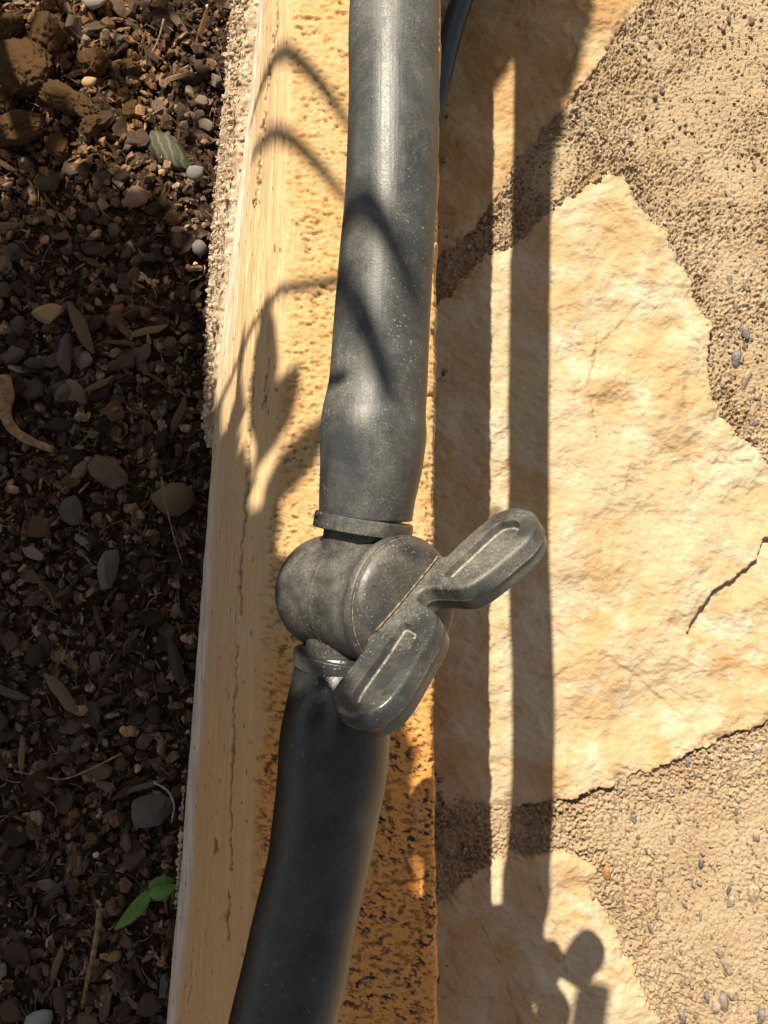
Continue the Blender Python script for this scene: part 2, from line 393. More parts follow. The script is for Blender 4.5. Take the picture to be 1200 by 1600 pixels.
flagstone('low', 4, (0, 0), 307, M_st1, [([(720, 1400), (760, 1460), (790, 1530), (810, 1600)], 2.4, 2), ([(840, 1380), (870, 1450), (885, 1520)], 2, 3)], [], 'smaller cream flagstone below the mortar joint')

# ---------------------------------------------------------------- chunk shapes
def ico(sub):
    bm = bmesh.new(); bmesh.ops.create_icosphere(bm, subdivisions=sub, radius=1)
    V = np.array([v.co[:] for v in bm.verts]); F = np.array([[v.index for v in f.verts] for f in bm.faces]); bm.free(); return V, F
ICO1 = ico(1); ICO2 = ico(2); ICO3 = ico(3); ICO5 = ico(5)
def chunk(kind, r, hi=False):
    if kind == 'flake':                                  # angular chip
        n = r.randint(5, 8); V = []; th = r.uniform(.14, .32)
        rr = [r.uniform(.65, 1) for _ in range(n)]; el = r.uniform(.45, .95)
        for lv, (z, k) in enumerate(((-th, .8), (-th*.2, 1), (th*.7, .93), (th, .7))):
            for i in range(n):
                a = 2*math.pi*(i+.25*math.sin(i*5.1))/n; V.append((math.cos(a)*rr[i]*k+r.uniform(-.04, .04), math.sin(a)*rr[i]*k*el+r.uniform(-.04, .04), z+r.uniform(-.06, .06)))
        V += [(0, 0, -th), (r.uniform(-.2, .2), r.uniform(-.1, .1), th*r.uniform(.6, 1.3))]; F = []
        for l in range(3):
            for i in range(n):
                a, b = l*n+i, l*n+(i+1) % n; F += [(a, b, b+n), (a, b+n, a+n)]
        for i in range(n): F += [((i+1) % n, i, 4*n), (3*n+i, 3*n+(i+1) % n, 4*n+1)]
        return np.array(V), np.array(F)
    if kind == 'shard':                                  # thin torn bark flake, bent and ragged
        n = r.randint(8, 11); el = r.uniform(.45, .8); th = r.uniform(.05, .12); bend = r.uniform(-.35, .35); tw = r.uniform(-.3, .3)
        rad_ = [r.uniform(.55, 1) if i % 2 else r.uniform(.75, 1.05) for i in range(n)]; V = []
        for lv, (zz, k) in enumerate(((-th, .94), (th, .9), (th*1.1, .5))):
            for i in range(n):
                a = 2*math.pi*i/n; x = math.cos(a)*rad_[i]*k; y = math.sin(a)*rad_[i]*k*el
                V.append((x, y, zz+bend*x*x+tw*x*y+r.uniform(-.05, .05)))
        V += [(0, 0, -th), (0, 0, th*1.1+r.uniform(-.04, .04))]; F = []
        for l in range(2):
            for i in range(n):
                a, b = l*n+i, l*n+(i+1) % n; F += [(a, b, b+n), (a, b+n, a+n)]
        for i in range(n): F += [((i+1) % n, i, 3*n), (2*n+i, 2*n+(i+1) % n, 3*n+1)]
        return np.array(V), np.array(F)
    if kind == 'splinter':
        V = []; n = 5; L = 5; w_ = r.uniform(.14, .26)
        for l in range(L):
            t = l/(L-1)*2-1; k = (1-abs(t)**3*.75)*w_
            for i in range(n):
                a = 2*math.pi*i/n; V.append((math.cos(a)*k*r.uniform(.8, 1.2)+.08*math.sin(t*2), t, math.sin(a)*k*.5*r.uniform(.8, 1.2)))
        V += [(0, -1.05, 0), (0, 1.05, 0)]; F = []
        for l in range(L-1):
            for i in range(n):
                a, b = l*n+i, l*n+(i+1) % n; F += [(a, b, b+n), (a, b+n, a+n)]
        for i in range(n): F += [((i+1) % n, i, L*n), ((L-1)*n+i, (L-1)*n+(i+1) % n, L*n+1)]
        return np.array(V), np.array(F)
    if kind == 'rock':                                   # broken stone: a ball cut by several planes
        V, F = ICO3 if hi else ICO2; V = V.copy(); el = r.uniform(.5, .85)
        for _ in range(r.randint(7, 11)):
            n = np.array([r.gauss(0, 1), r.gauss(0, 1), r.gauss(0, 1)]); n /= np.linalg.norm(n); h = r.uniform(.42, .74); d = V @ n-h
            V = V-np.outer(np.maximum(d, 0)*.92, n)
        off = Vector((r.uniform(0, 99), 0, 3)); V = np.array([v*(1+.10*mnoise.noise(Vector(v)*3+off)+.05*mnoise.noise(Vector(v)*9+off)) for v in V])
        return V*1.3*np.array([1, el, r.uniform(.4, .65)]), F
    V, F = (ICO5 if hi else ICO2 if kind == 'pebble' else ICO1)
    off = Vector((r.uniform(0, 99), r.uniform(0, 99), r.uniform(0, 99))); amp = {'pebble': .28, 'crumb': .45, 'clod': .30}[kind]
    V = np.array([v*(1+amp*mnoise.noise(Vector(v)*1.1+off)+(amp*.5*mnoise.noise(Vector(v)*3+off) if kind != 'pebble' else 0)+(amp*(.4*mnoise.noise(Vector(v)*5+off)+.5*mnoise.noise(Vector(v)*11+off)+.4*mnoise.noise(Vector(v)*23+off)) if kind == 'clod' else 0)) for v in V])
    V = V*np.array([1, r.uniform(.6, .95), r.uniform(.4, .75)]); return V, F
def rot(r, flat=.5):
    return np.array((Matrix.Rotation(r.uniform(0, 6.283), 3, 'Z') @ Matrix.Rotation(r.gauss(0, flat), 3, 'X') @ Matrix.Rotation(r.gauss(0, flat), 3, 'Y')))

# stones set in the mortar
TPK = random.Random(5)
PEB = [(1140, 436, 8), (1165, 440, 9), (1152, 560, 13), (1165, 598, 17), (1165, 520, 10), (1120, 1200, 0), (1138, 1200, 14), (1075, 1192, 9), (968, 1235, 7), (990, 1280, 7), (1050, 1235, 6), (1110, 1235, 7), (1175, 30, 8), (1035, 140, 7), (1025, 150, 6),
       (947, 1365, 9), (1175, 1395, 14), (1142, 1410, 9), (1035, 1372, 5), (1135, 1510, 12), (1125, 1490, 8), (1130, 1570, 14), (1145, 1555, 13), (1118, 1575, 11), (1105, 1560, 8), (1180, 1310, 9), (1010, 1330, 4), (1140, 1390, 7), (1190, 1590, 12), (1065, 1590, 9), (1095, 1350, 5), (1185, 1175, 10),
       (1080, 430, 5), (1138, 500, 7), (1150, 640, 6), (1128, 600, 6), (1150, 480, 6), (1190, 470, 9), (1180, 660, 9), (965, 1410, 6), (1015, 1450, 6), (1085, 1380, 6), (1095, 1430, 5), (1060, 1280, 5), (1150, 1270, 6), (920, 1290, 5), (1020, 190, 5), (1140, 30, 6), (1160, 170, 5), (1060, 330, 5), (985, 215, 5), (1090, 250, 5), (1180, 260, 6)]
PCOL = [(.22, .19, .17), (.34, .28, .22), (.40, .32, .23), (.16, .155, .16), (.30, .20, .14), (.42, .36, .28)]
def tinted(name, V, F, col, mat, parent=None, smooth=False, loc=None):
    cols = np.tile(np.array(col), (len(V), 1)); o = mesh_np(name, V, F, mat, parent, smooth, None, cols)
    if loc is not None: o.location = loc
    return o
for a, b, s in PEB:
    if s == 0: continue
    V, F = chunk('rock', TPK); V = (V @ rot(TPK, .3).T)*s*MMP*1.0*np.array([.8, 1.25, 1])
    p = on(a, b, 0); c = jit(PCOL[TPK.randrange(6)], TPK, .85, 1.15)
    if (a, b) == (947, 1365): c = (.42, .20, .09)
    tinted('pebble', V, F, c, M_peb, paving, True, (p[0], p[1], -s*MMP*.28))
def scatter(n, posf, kinds, sizef, colf, flat, r):
    Vs, Fs, Cs = [], [], []; off = 0
    lib = [(k, chunk(k, r)) for k in kinds for _ in range(10)]
    for i in range(n):
        p = posf(r)
        if p is None: continue
        k, (V, F) = lib[r.randrange(len(lib))]; s = sizef(r); W = (V @ rot(r, flat).T)*s+np.array([p[0], p[1], p[2]+s*.25*0])
        Vs.append(W); Fs.append(F+off); off += len(V); c = colf(r); Cs.append(np.tile(np.array(c), (len(V), 1)))
    return np.concatenate(Vs), np.concatenate(Fs), np.concatenate(Cs)
gx0, gx1, gy0, gy1 = x0, on(1290, 800, 0)[0], y0, y1
NG = 30000
gpx = np.random.default_rng(9).random((NG, 2)); GXp = gx0+gpx[:, 0]*(gx1-gx0); GYp = gy0+gpx[:, 1]*(gy1-gy0)
gs = np.maximum.reduce([poly_sd(GXp, GYp, polys[n]) for n in polys])
gl = [(a, b) for a, b, s in zip(GXp, GYp, gs) if s < -1*MMP and R.random() < (.95 if s > -70*MMP else .45)]
it = iter(gl)
def gp(r):
    q = next(it, None)
    return None if q is None else (q[0], q[1], -2.0*MMP+r.uniform(-1, 2.2)*MMP)
V, F, Cc = scatter(len(gl), gp, ['crumb', 'flake'], lambda r: MMP*(1.3+3.6*r.random()**2.6), lambda r: jit(r.choice([(.40, .30, .19), (.38, .27, .165), (.46, .37, .25), (.35, .25, .15), (.41, .31, .20), (.24, .20, .17)]), r, .8, 1.15), .6, R)
g = mesh_np('sand_grain', V, F, M_peb, paving, False, None, Cc); g['kind'] = 'stuff'

# ================================================================ EDGING (coping of the raised bed)
LE = [(-400, 420), (-120, 398), (0, 388), (250, 362), (500, 338), (660, 328), (900, 313), (1100, 300), (1300, 286), (1450, 277), (1600, 264), (1760, 250), (2000, 230)]
SH = [(-400, 470), (-120, 458), (0, 450), (250, 448), (500, 440), (900, 410), (1250, 395), (1600, 385), (2000, 370)]   # where the top rolls over
RE = [(-400, 694), (0, 690), (400, 684), (800, 679), (1000, 678), (1200, 680), (1400, 682), (1600, 684), (2000, 688)]
def interp(tab, y): return np.interp(y, [t[0] for t in tab], [t[1] for t in tab])
Z_LO = Z_ED-.34*U0                                     # lower edge of the rolled side
ys = np.concatenate([np.arange(-1500, -400, 30), np.arange(-400, -60, 10), np.arange(-60, 1660, 2.0), np.arange(1660, 1990, 10), np.arange(1990, 3200, 30)])
NT_ = 300
tt = np.linspace(0, 1, NT_)
rows = []; UU = []; PYs = []; PX = []
for py in ys:
    le = on(interp(LE, py), py, Z_LO); sh = on(interp(SH, py), py, Z_ED); re = on(interp(RE, py), py, Z_ED)
    yv = sh[1]; xl, xs_, xr = le[0], sh[0], re[0]
    rows.append((yv, xl, xs_, xr))
rows = np.array(rows)
nY = len(ys); XX = np.zeros((nY, NT_)); ZZ = np.zeros((nY, NT_)); NXv = np.zeros((nY, NT_)); NZv = np.zeros((nY, NT_))
for j in range(nY):
    yv, xl, xs_, xr = rows[j]; rc = .018*U0
    prof = [(xl+.03*U0, Z_MU-.12*U0), (xl+.012*U0, Z_LO-.14*U0), (xl, Z_LO-.03*U0), (xl+.02*U0, Z_LO+.03*U0)]
    for k in np.linspace(.12, 1, 8):                    # convex roll-over
        x = xl+.02*U0+(xs_-xl)*k; z = Z_LO+.03*U0+(Z_ED-Z_LO-.03*U0)*(math.sin(k*math.pi/2)**1.15)
        prof.append((x, z))
    prof += [(xr-rc*2, Z_ED), (xr-rc, Z_ED-.002*U0), (xr-rc*.3, Z_ED-rc*.45), (xr, Z_ED-rc*1.3), (xr+.003*U0, Z_ED-.1*U0), (xr+.004*U0, .02*U0), (xr+.004*U0, -.04*U0)]
    pr = np.array(prof)
    if j == 0:
        wts = np.concatenate([[0], np.cumsum(np.hypot(np.diff(pr[:, 0]), np.diff(pr[:, 1]))*np.array([.35, .5, .9, 1]+[1]*(len(pr)-9)+[1.5, 1.5, .8, .25, .1][:max(0, 5)]))]) if False else None
    sg = np.hypot(np.diff(pr[:, 0]), np.diff(pr[:, 1])); wgt = np.ones(len(sg)); wgt[:2] = .4; wgt[-1] = .1; wgt[-2] = .12; wgt[-3] = .7
    cu = np.concatenate([[0], np.cumsum(sg*wgt)]); cu /= cu[-1]
    XX[j] = np.interp(tt, cu, pr[:, 0]); ZZ[j] = np.interp(tt, cu, pr[:, 1])
YY = np.repeat(rows[:, :1], NT_, 1)
XX = XX+np.where(XX > (rows[:, 2:3]+rows[:, 3:4])/2, 1, 0)*(6.5*MP*fbm(YY, YY*0+3, 60*MP, 5, 19, .65))*sstep(-60*MP, 0, XX-rows[:, 3:4])
dx = np.gradient(XX, axis=1); dz = np.gradient(ZZ, axis=1); ln = np.hypot(dx, dz)+1e-12
kx = -dz/ln; kz = dx/ln
for _ in range(3):
    kx = (np.roll(kx, 1, 1)+kx+np.roll(kx, -1, 1))/3; kz = (np.roll(kz, 1, 1)+kz+np.roll(kz, -1, 1))/3
arc = np.cumsum(ln, 1)

PYg = np.repeat(ys[:, None], NT_, 1)
DG = YY*CF[1]+(ZZ-H)*CF[2]; PXg = 600+XX/DG*FPX; PYg = 800-(YY*CU[1]+(ZZ-H)*CU[2])/DG*FPX                             # rough photo column, only to lay out wear and painted light along the coping
fm = sstep(Z_ED-.10*U0, Z_ED-.02*U0, ZZ)
topw = sstep(-10*MP, 28*MP, XX-rows[:, 2:3]+MP*14*fbm(XX, YY, 60*MP, 3, 9))
pn = fbm(XX+fbm(XX, YY, 30*MP, 2, 4)*6*MP, YY*1.55, 15*MP, 3, 501, .55)
pn2 = fbm(XX, YY*1.2, 8*MP, 3, 517, .6)
pits = np.clip(sstep(.10, .34, pn)+.55*sstep(.26, .45, pn2), 0, 1)*topw
cov = np.clip(.72+1.3*fbm(XX, YY, 70*MP, 3, 611), 0, 1); pits = pits*cov*np.where(XX > rows[:, 2:3], fm, 1)
disp = -pits*4.6*MP+topw*np.where(XX > rows[:, 2:3], fm, 1)*MP*2.4*fbm(XX, YY*1.5, 11*MP, 3, 90, .6)+MP*1.6*fbm(XX, YY, 60*MP, 3, 95)
side = 1-topw
grain_w = side
disp = disp+grain_w*MP*(1.5*fbm(arc, YY*.045, 5.0*MP, 4, 333, .6)+2.4*fbm(arc, YY*.03, 20*MP, 3, 350))
# weather grooves high on the left shoulder, stronger towards the far end
grv = np.abs(fbm(arc, YY*.022, 13*MP, 3, 377)); far = sstep(820, 380, PYg)
disp = disp-side*far*MP*6*sstep(.10, .0, grv)
crack = np.zeros_like(XX)
for pts, wd, dp in (([(438, -60), (432, 30), (420, 120), (404, 260), (395, 330)], 2.4, 4), ([(396, 560), (390, 680), (384, 780), (376, 870), (374, 960)], 3.0, 6), ([(372, 1010), (366, 1090), (362, 1180), (360, 1290), (361, 1360)], 2.2, 4),
                    ([(358, 1400), (354, 1470)], 2.6, 4), ([(336, 1310), (334, 1335)], 2.8, 4), ([(420, 560), (412, 640)], 1.5, 2), ([(300, 1480), (296, 1580)], 1.6, 2)):
    q = []
    for a, b in pts:
        q.append((interp([(t, 0) for t in (0, 1)], 0)+a, b))
    d = line_d(PXg+7.0*fbm(XX, YY, 22*MP, 4, 71), PYg*1.0, q); c = sstep(wd, .3, d); crack = np.maximum(crack, c); disp = disp-c*dp*MP
edgew = sstep(-26*MP, -2*MP, XX-rows[:, 3:4])           # chipped right arris
grm_f = np.where(XX > rows[:, 2:3], fm, 1)
disp = disp-edgew*fm*MP*2.5*np.clip(fbm(XX, YY, 16*MP, 3, 701)+.2, 0, 1)
low = sstep(930, 1230, PYg+60*fbm(XX, YY, 80*MP, 2, 18))
grm = sstep(.10, .20, fbm(XX*1.1+YY*.25, YY*1.5, 14*MP, 4, 801, .65))*low*topw*np.clip(.35+1.5*fbm(XX, YY, 55*MP, 2, 812)+.5, 0, 1)
grm = np.maximum(grm, .8*sstep(.42, .52, fbm(XX, YY*1.3, 7*MP, 2, 822))*topw*sstep(100, 900, PYg))
grm = np.maximum(grm, side*.8*sstep(.50, .6, fbm(arc, YY*.25, 6*MP, 2, 832)))
grm = grm*grm_f
orange = np.clip(topw*(.05+.95*low+.6*fbm(XX, YY, 60*MP, 3, 845))+side*.34*low, 0, 1)
dle = XX-rows[:, 1:2]
pale = sstep(46*MP, 22*MP, dle+MP*10*fbm(XX, YY*.2, 30*MP, 3, 851))*sstep(560, 1000, PYg)*.9+.75*sstep(60*MP, 20*MP, dle+MP*22*fbm(arc, YY*.05, 9*MP, 3, 861))*sstep(720, 420, PYg)  # lower pale strip is sky light on the left bevel, painted into the colour
XX = XX+kx*disp; ZZ = ZZ+kz*disp
V = np.stack([XX, YY, ZZ], -1).reshape(-1, 3)
edging = mesh_np('bed_edging', V, grid_faces(nY, NT_), M_edge, None, True,
                 {'topw': topw, 'pit': pits*.9, 'grime': grm, 'crack': crack*.8, 'orange': orange, 'pale': np.clip(pale, 0, 1)})
tag(edging, 'long tan pitted coping between the mulch bed and the flagstones', 'garden edging')
# end blocks of the coping beyond the frame
crm = []
rc_ = random.Random(77)
def crust_pos(r):
    py = r.uniform(-60, 690) if r.random() < .9 else r.uniform(1230, 1420)
    t = (interp(LE, py)); sp = np.interp(py, [0, 300, 660, 700], [26, 22, 9, 3]); k = r.random()
    px = t-2-k*sp; zz = Z_LO-(.01+.10*k)*U0
    p = on(px, py, zz); return (p[0], p[1], zz+r.uniform(-2, 2)*MP)
V, F, Cc = scatter(1500, crust_pos, ['crumb', 'flake'], lambda r: MP*(1.0+7*r.random()**3.5), lambda r: jit(r.choice([(.36, .28, .20), (.42, .34, .25), (.28, .21, .14)]), r, .8, 1.1), .6, rc_)
cr = mesh_np('mortar_crumb', V, F, M_crust, edging, True, None, Cc); cr['kind'] = 'stuff'
hv = []
yy_ = np.arange(-150, 700, 2.2); NK = 24
for py in yy_:
    e = interp(LE, py); sp = np.interp(py, [0, 300, 660, 700], [25, 21, 9, 2])
    for k in range(NK):
        f = k/(NK-1); zz = Z_LO-(.0+.12*f*f)*U0+MP*(6*mnoise.noise(Vector((py*.04, f*3, 2)))+7*mnoise.noise(Vector((py*.12, f*5, 4)))+4*mnoise.noise(Vector((py*.3, f*11, 8)))); p = on(e+26-(sp+26)*f+3*mnoise.noise(Vector((py*.06, 7, f))), py, zz); hv.append((p[0], p[1], p[2]))
Fh = [(j*NK+k, j*NK+k+1, (j+1)*NK+k+1, (j+1)*NK+k) for j in range(len(yy_)-1) for k in range(NK-1)]
mesh_py('mortar_fillet', hv, Fh, M_crust, edging)

rj = random.Random(31)
def joint_pos(r):
    py = r.uniform(-60, 1660); e = r.random()**2.2*34
    p = on(682+e*.6, py, 0.0); x_ = float(np.interp(p[1], rows[::-1, 0], rows[::-1, 3]))+.0012+e*MMP
    return (x_, p[1], r.uniform(0, 3)*MMP)
V, F, Cc = scatter(900, joint_pos, ['crumb', 'flake'], lambda r: MMP*(1.4+6*r.random()**3), lambda r: jit(r.choice([(.30, .22, .14), (.40, .30, .19), (.16, .12, .085), (.10, .07, .05)]), r, .8, 1.15), .6, rj)
gj = mesh_np('loose_grit', V, F, M_peb, paving, False, None, Cc); gj['kind'] = 'stuff'
# ================================================================ MULCH BED
MM = 2.15*U0/FPX
mx0 = on(-150, 800, Z_MU)[0]; mx1 = on(360, 800, Z_MU)[0]+.01; my0 = on(200, 1720, Z_MU)[1]; my1 = on(200, -100, Z_MU)[1]
def soil_h(x, y):
    return Z_MU+MM*(16*fbm(x, y, 190*MM, 3, 900)+8*fbm(x, y, 50*MM, 4, 910))
X, Y = grid(mx0, mx1, my0, my1, 3.0*MM)
Zs = soil_h(X, Y)+MM*4*fbm(X, Y, 12*MM, 4, 930, .6)-MM*5
soil = mesh_np('soil', np.stack([X, Y, Zs], -1).reshape(-1, 3), grid_faces(*X.shape), M_soil); tag(soil, 'dark soil under the mulch', kind='structure')
bed = mesh_py('bed', [(-1.6, -1.6, Z_MU-.02), (mx1, -1.6, Z_MU-.02), (mx1, 1.6, Z_MU-.02), (-1.6, 1.6, Z_MU-.02)], [(0, 1, 2, 3)], M_soil); tag(bed, 'wider soil bed beyond the frame', kind='structure')
def hz(x, y): return float(soil_h(np.array([x]), np.array([y]))[0])
DARK = [(.085, .060, .045), (.12, .092, .072), (.050, .036, .027), (.155, .125, .10), (.09, .073, .062), (.14, .092, .056), (.050, .035, .026)]
LITE = [(.25, .20, .16), (.33, .29, .25), (.24, .18, .13), (.38, .28, .18)]
def mcol(r): return tuple(a*b for a, b in zip((1.35, 1.12, .95), jit(r.choice(DARK) if r.random() < .85 else r.choice(LITE), r, .7, 1.25)))
rm = random.Random(21)
def mpos(r):
    x = r.uniform(mx0, mx1); y = r.uniform(my0, my1); return (x, y, hz(x, y)+r.uniform(-4, 4)*MM)
NM = 13000
pos = np.random.default_rng(4).random((NM, 3)); px_ = mx0+pos[:, 0]*(mx1-mx0); py_ = my0+pos[:, 1]*(my1-my0); pz_ = soil_h(px_, py_)+(pos[:, 2]*10-4)*MM
itm = iter(zip(px_, py_, pz_))
V, F, Cc = scatter(NM, lambda r: next(itm), ['flake', 'shard', 'splinter', 'crumb', 'shard', 'shard'], lambda r: MM*(2.6+13*r.random()**2.2), mcol, .6, rm)
wb = sstep(250, 170, np.hypot((V[:, 0]-on(60, 130, Z_MU)[0])/MM, (V[:, 1]-on(60, 130, Z_MU)[1])/MM*.8))[:, None]*.85
Cc = Cc*(1-wb)+wb*np.array([[.22, .125, .06]])*(.35+1.1*Cc.mean(1, keepdims=True)/.1).clip(.4, 1.5)
mu = mesh_np('mulch', V, F, M_chip, None, False, None, Cc); tag(mu, 'fine dark bark and gravel crumbs covering the soil', 'mulch', kind='stuff')
# fibres
def strands(name, n, r, posf, ln_, rad, mat, parent=None):
    Vs = []; Fs = []; off = 0
    for i in range(n):
        p = np.array(posf(r)); a = r.uniform(0, 6.28); L = ln_(r); cv = r.uniform(-1.5, 1.5); pts = []
        for k in range(6):
            pts.append(p.copy()); p = p+np.array([math.cos(a), math.sin(a), r.uniform(-.12, .12)])*L/5; a += cv/5
        V, F = tube(np.array(pts), rad(r), 4); Vs += V; Fs += [tuple(q+off for q in f) for f in F]; off += len(V)
    return mesh_py(name, Vs, Fs, mat, parent)
M_fib = m_simple('dry_root', (.14, .09, .05), (.26, .18, .10), 300)
fi = strands('root_fibre', 420, rm, lambda r: (lambda q: (q[0], q[1], q[2]+6*MM))(mpos(r)), lambda r: MM*r.uniform(12, 45), lambda r: MM*r.uniform(.35, .9), M_fib)
tag(fi, 'fine dry root fibres mixed through the mulch', 'roots', kind='stuff')
# countable chips and stones: shapes shared, one object each
libs = {k: [] for k in ('flake', 'splinter', 'pebble')}
def tmesh(k, c, r):
    V, F = chunk(k, r); me_o = tinted('tmp', V, F, c, M_peb if k in ('pebble', 'rock') else M_chip, None, k == 'pebble'); me = me_o.data; bpy.data.objects.remove(me_o); return me
for i in range(28): libs['flake'].append(tmesh('shard' if i % 4 else 'flake', mcol(rm), rm))
for i in range(12): libs['splinter'].append(tmesh('splinter', tuple(x*1.3 for x in mcol(rm)), rm))
GR = [(.085, .072, .062), (.11, .095, .082), (.07, .058, .050), (.14, .105, .078), (.22, .19, .16), (.11, .078, .055)]
for i in range(16): libs['pebble'].append(tmesh('rock' if i % 4 else 'pebble', tuple(a*b for a, b in zip((1.3, 1.08, .92), jit(GR[i % 6], rm))), rm))
names = {'flake': ('bark_chip', 'small dark weathered bark chip lying in the shaded mulch bed', 'bark chip', 'bark chips in the mulch bed'),
         'splinter': ('wood_splinter', 'narrow dry wood splinter lying in the shaded mulch bed', 'splinter', 'wood splinters in the mulch bed'),
         'pebble': ('gravel_pebble', 'small rounded gravel pebble lying in the shaded mulch bed', 'pebble', 'gravel pebbles in the mulch bed')}
LM = [(150, 8, 'white stone at the top edge'), (45, 118, 'large brown clod'), (270, 235, 'striped leaf'), (218, 313, 'squarish pinkish stone'), (78, 495, 'pale orange pebble'), (184, 487, 'reddish pebble'), (110, 556, 'tall narrow stone'), (40, 670, 'curved tan root'),
      (178, 742, 'broken square wood chunk'), (277, 782, 'ragged seed case'), (175, 886, 'large dull grey stone'), (105, 1082, 'pale torn splinter'), (277, 1032, 'brown splinter against the edging'), (120, 1205, 'thin tan root strand'), (236, 1262, 'grey stone with the looping fibre'),
      (228, 1405, 'green seedling'), (145, 1500, 'straight brown twig'), (62, 1592, 'greenish white stone at the bottom edge'), (262, 1535, 'grey chip touching the edging')]
def where(k, px, py, sz):
    a, b, nm_ = min(LM, key=lambda t: (t[0]-px)**2+(t[1]-py)**2); dx, dy = px-a, py-b; d = math.hypot(dx, dy)
    side = ('right of' if dx > 0 else 'left of') if abs(dx) > abs(dy) else ('below' if dy > 0 else 'above')
    big = {'flake': ('small', 'mid-sized', 'large'), 'splinter': ('short', 'mid-length', 'long'), 'pebble': ('small', 'mid-sized', 'large')}[k][int(sz > {'flake': 17, 'splinter': 22, 'pebble': 12}[k])+int(sz > {'flake': 23, 'splinter': 29, 'pebble': 16.5}[k])]
    kn = {'flake': 'dark bark chip', 'splinter': 'dry wood splinter', 'pebble': 'gravel stone'}[k]
    return '%s %s %s %s the %s' % (big, kn, 'just' if d < 60 else 'somewhat' if d < 110 else 'well', side, nm_)
taken = [(78, 495, 30), (218, 312, 34), (30, 670, 50), (180, 740, 60), (175, 885, 34), (235, 1265, 40), (228, 1410, 60), (148, 1490, 40), (270, 235, 45), (70, 120, 75), (150, 8, 30), (277, 775, 36), (240, 1540, 20)]
cnt = {'flake': 215, 'splinter': 45, 'pebble': 32}
for k, n in cnt.items():
    for i in range(n):
        for _ in range(30):
            px = rm.uniform(-10, 330); py = rm.uniform(0, 1600)
            if k == 'pebble' and rm.random() < .75: px = rm.uniform(0, 320); py = rm.uniform(390, 620)
            if px < interp(LE, py)-28-(20 if py < 650 else 0) and all((px-a)**2+(py-b)**2 > r_*r_ for a, b, r_ in taken): break
        p = on(px, py, Z_MU); s = {'flake': rm.uniform(13, 29), 'splinter': rm.uniform(16, 36), 'pebble': rm.uniform(8, 21)}[k]*MM
        nm, lab, ct, gr = names[k]; lab = where(k, px, py, s/MM); o = bpy.data.objects.new(nm, rm.choice(libs[k])); C.objects.link(o)
        o.location = (p[0], p[1], hz(p[0], p[1])+s*.12+3*MM); o.scale = (s, s, s); o.rotation_euler = (rm.gauss(0, .38), rm.gauss(0, .38), rm.uniform(0, 6.28)); tag(o, lab, ct, gr)
def single(name, px, py, kind, size, col, lab, cat, rz=0, tilt=(0, 0), up=.35, mat=None, seed=1, hi=False, stretch=(1, 1, 1), smooth=None):
    r = random.Random(seed); V, F = chunk(kind, r, hi); V = V*np.array(stretch); p = on(px, py, Z_MU); s = size*MM
    o = tinted(name, V, F, col, mat or (M_chip if kind in ('flake', 'splinter') else M_peb), None, (kind in ('pebble', 'clod')) if smooth is None else smooth)
    o.location = (p[0], p[1], hz(p[0], p[1])+s*up+4*MM); o.scale = (s, s, s); o.rotation_euler = (tilt[0], tilt[1], rz); return tag(o, lab, cat)
single('pebble', 78, 495, 'rock', 24, (.52, .33, .16), 'pale orange angular pebble above the left-hand grey stones', 'pebble', .4, seed=3)
single('pebble', 184, 487, 'pebble', 13, (.30, .12, .06), 'small reddish pebble left of the middle of the mulch', 'pebble', .4, seed=4)
single('pebble', 218, 313, 'rock', 26, (.34, .20, .13), 'squarish pinkish brown stone below the striped leaf', 'stone', .1, seed=8)
single('pebble', 152, 6, 'pebble', 24, (.42, .40, .34), 'white stone cut off by the top edge of the photo', 'stone', .2, seed=9, stretch=(1, .9, .8))
single('wood_chunk', 178, 742, 'flake', 40, (.24, .18, .13), 'broken square chunk of grey-brown wood standing proud of the mulch', 'wood chunk', -.5, (.25, .1), .6, seed=12, stretch=(1, 1.1, 1.3))
single('wood_chip', 128, 737, 'flake', 20, (.30, .25, .17), 'pale rough chip against the left side of the wood chunk', 'wood chip', .9, (.2, .1), seed=13)
single('stone', 175, 886, 'rock', 31, (.20, .165, .135), 'large dull grey stone right of the pale crooked chip', 'stone', 1.2, seed=14, stretch=(1.15, 1, 1))
single('stone', 118, 800, 'rock', 20, (.15, .11, .085), 'rounded brown grey stone below the pale rough chip', 'stone', 1.2, seed=15)
single('wood_chip', 137, 847, 'flake', 19, (.33, .29, .24), 'pale crooked chip with a dark hole, left of the large grey stone', 'wood chip', -.6, (.2, .2), seed=16, stretch=(1, .8, 1))
single('stone', 236, 1262, 'rock', 34, (.17, .15, .135), 'grey stone under a curled bark strip beside the edging', 'stone', .3, seed=17)
single('stone', 55, 668, 'flake', 1, (.05, .04, .035), 'dark flat slate chip', 'stone', .1, seed=55) if False else None
single('stone', 110, 556, 'rock', 36, (.13, .10, .08), 'tall narrow brown stone standing right of the pale orange pebble', 'stone', 1.57, seed=18, stretch=(1.1, .5, .6))
single('stone', 105, 612, 'rock', 22, (.15, .12, .09), 'rounded grey brown stone just below the tall narrow stone', 'stone', .5, seed=19)
single('stone', 55, 612, 'flake', 22, (.13, .095, .075), 'rough pinkish brown chip above the curved root', 'stone chip', .5, seed=20)
single('slate_chip', 95, 664, 'flake', 27, (.055, .046, .042), 'flat blackish square slate chip right of the curved root', 'slate chip', .15, seed=21)
single('seed_case', 277, 782, 'clod', 34, (.27, .19, .11), 'dry ragged brown seed case near the edging', 'seed case', .5, seed=22, mat=M_chip)
single('splinter', 133, 518, 'splinter', 46, (.22, .15, .09), 'long pale splinter slanting down beside the pale orange pebble', 'splinter', .55, seed=23)
single('splinter', 157, 604, 'splinter', 25, (.26, .18, .10), 'short tan splinter below the long slanting one', 'splinter', -1.0, seed=24)
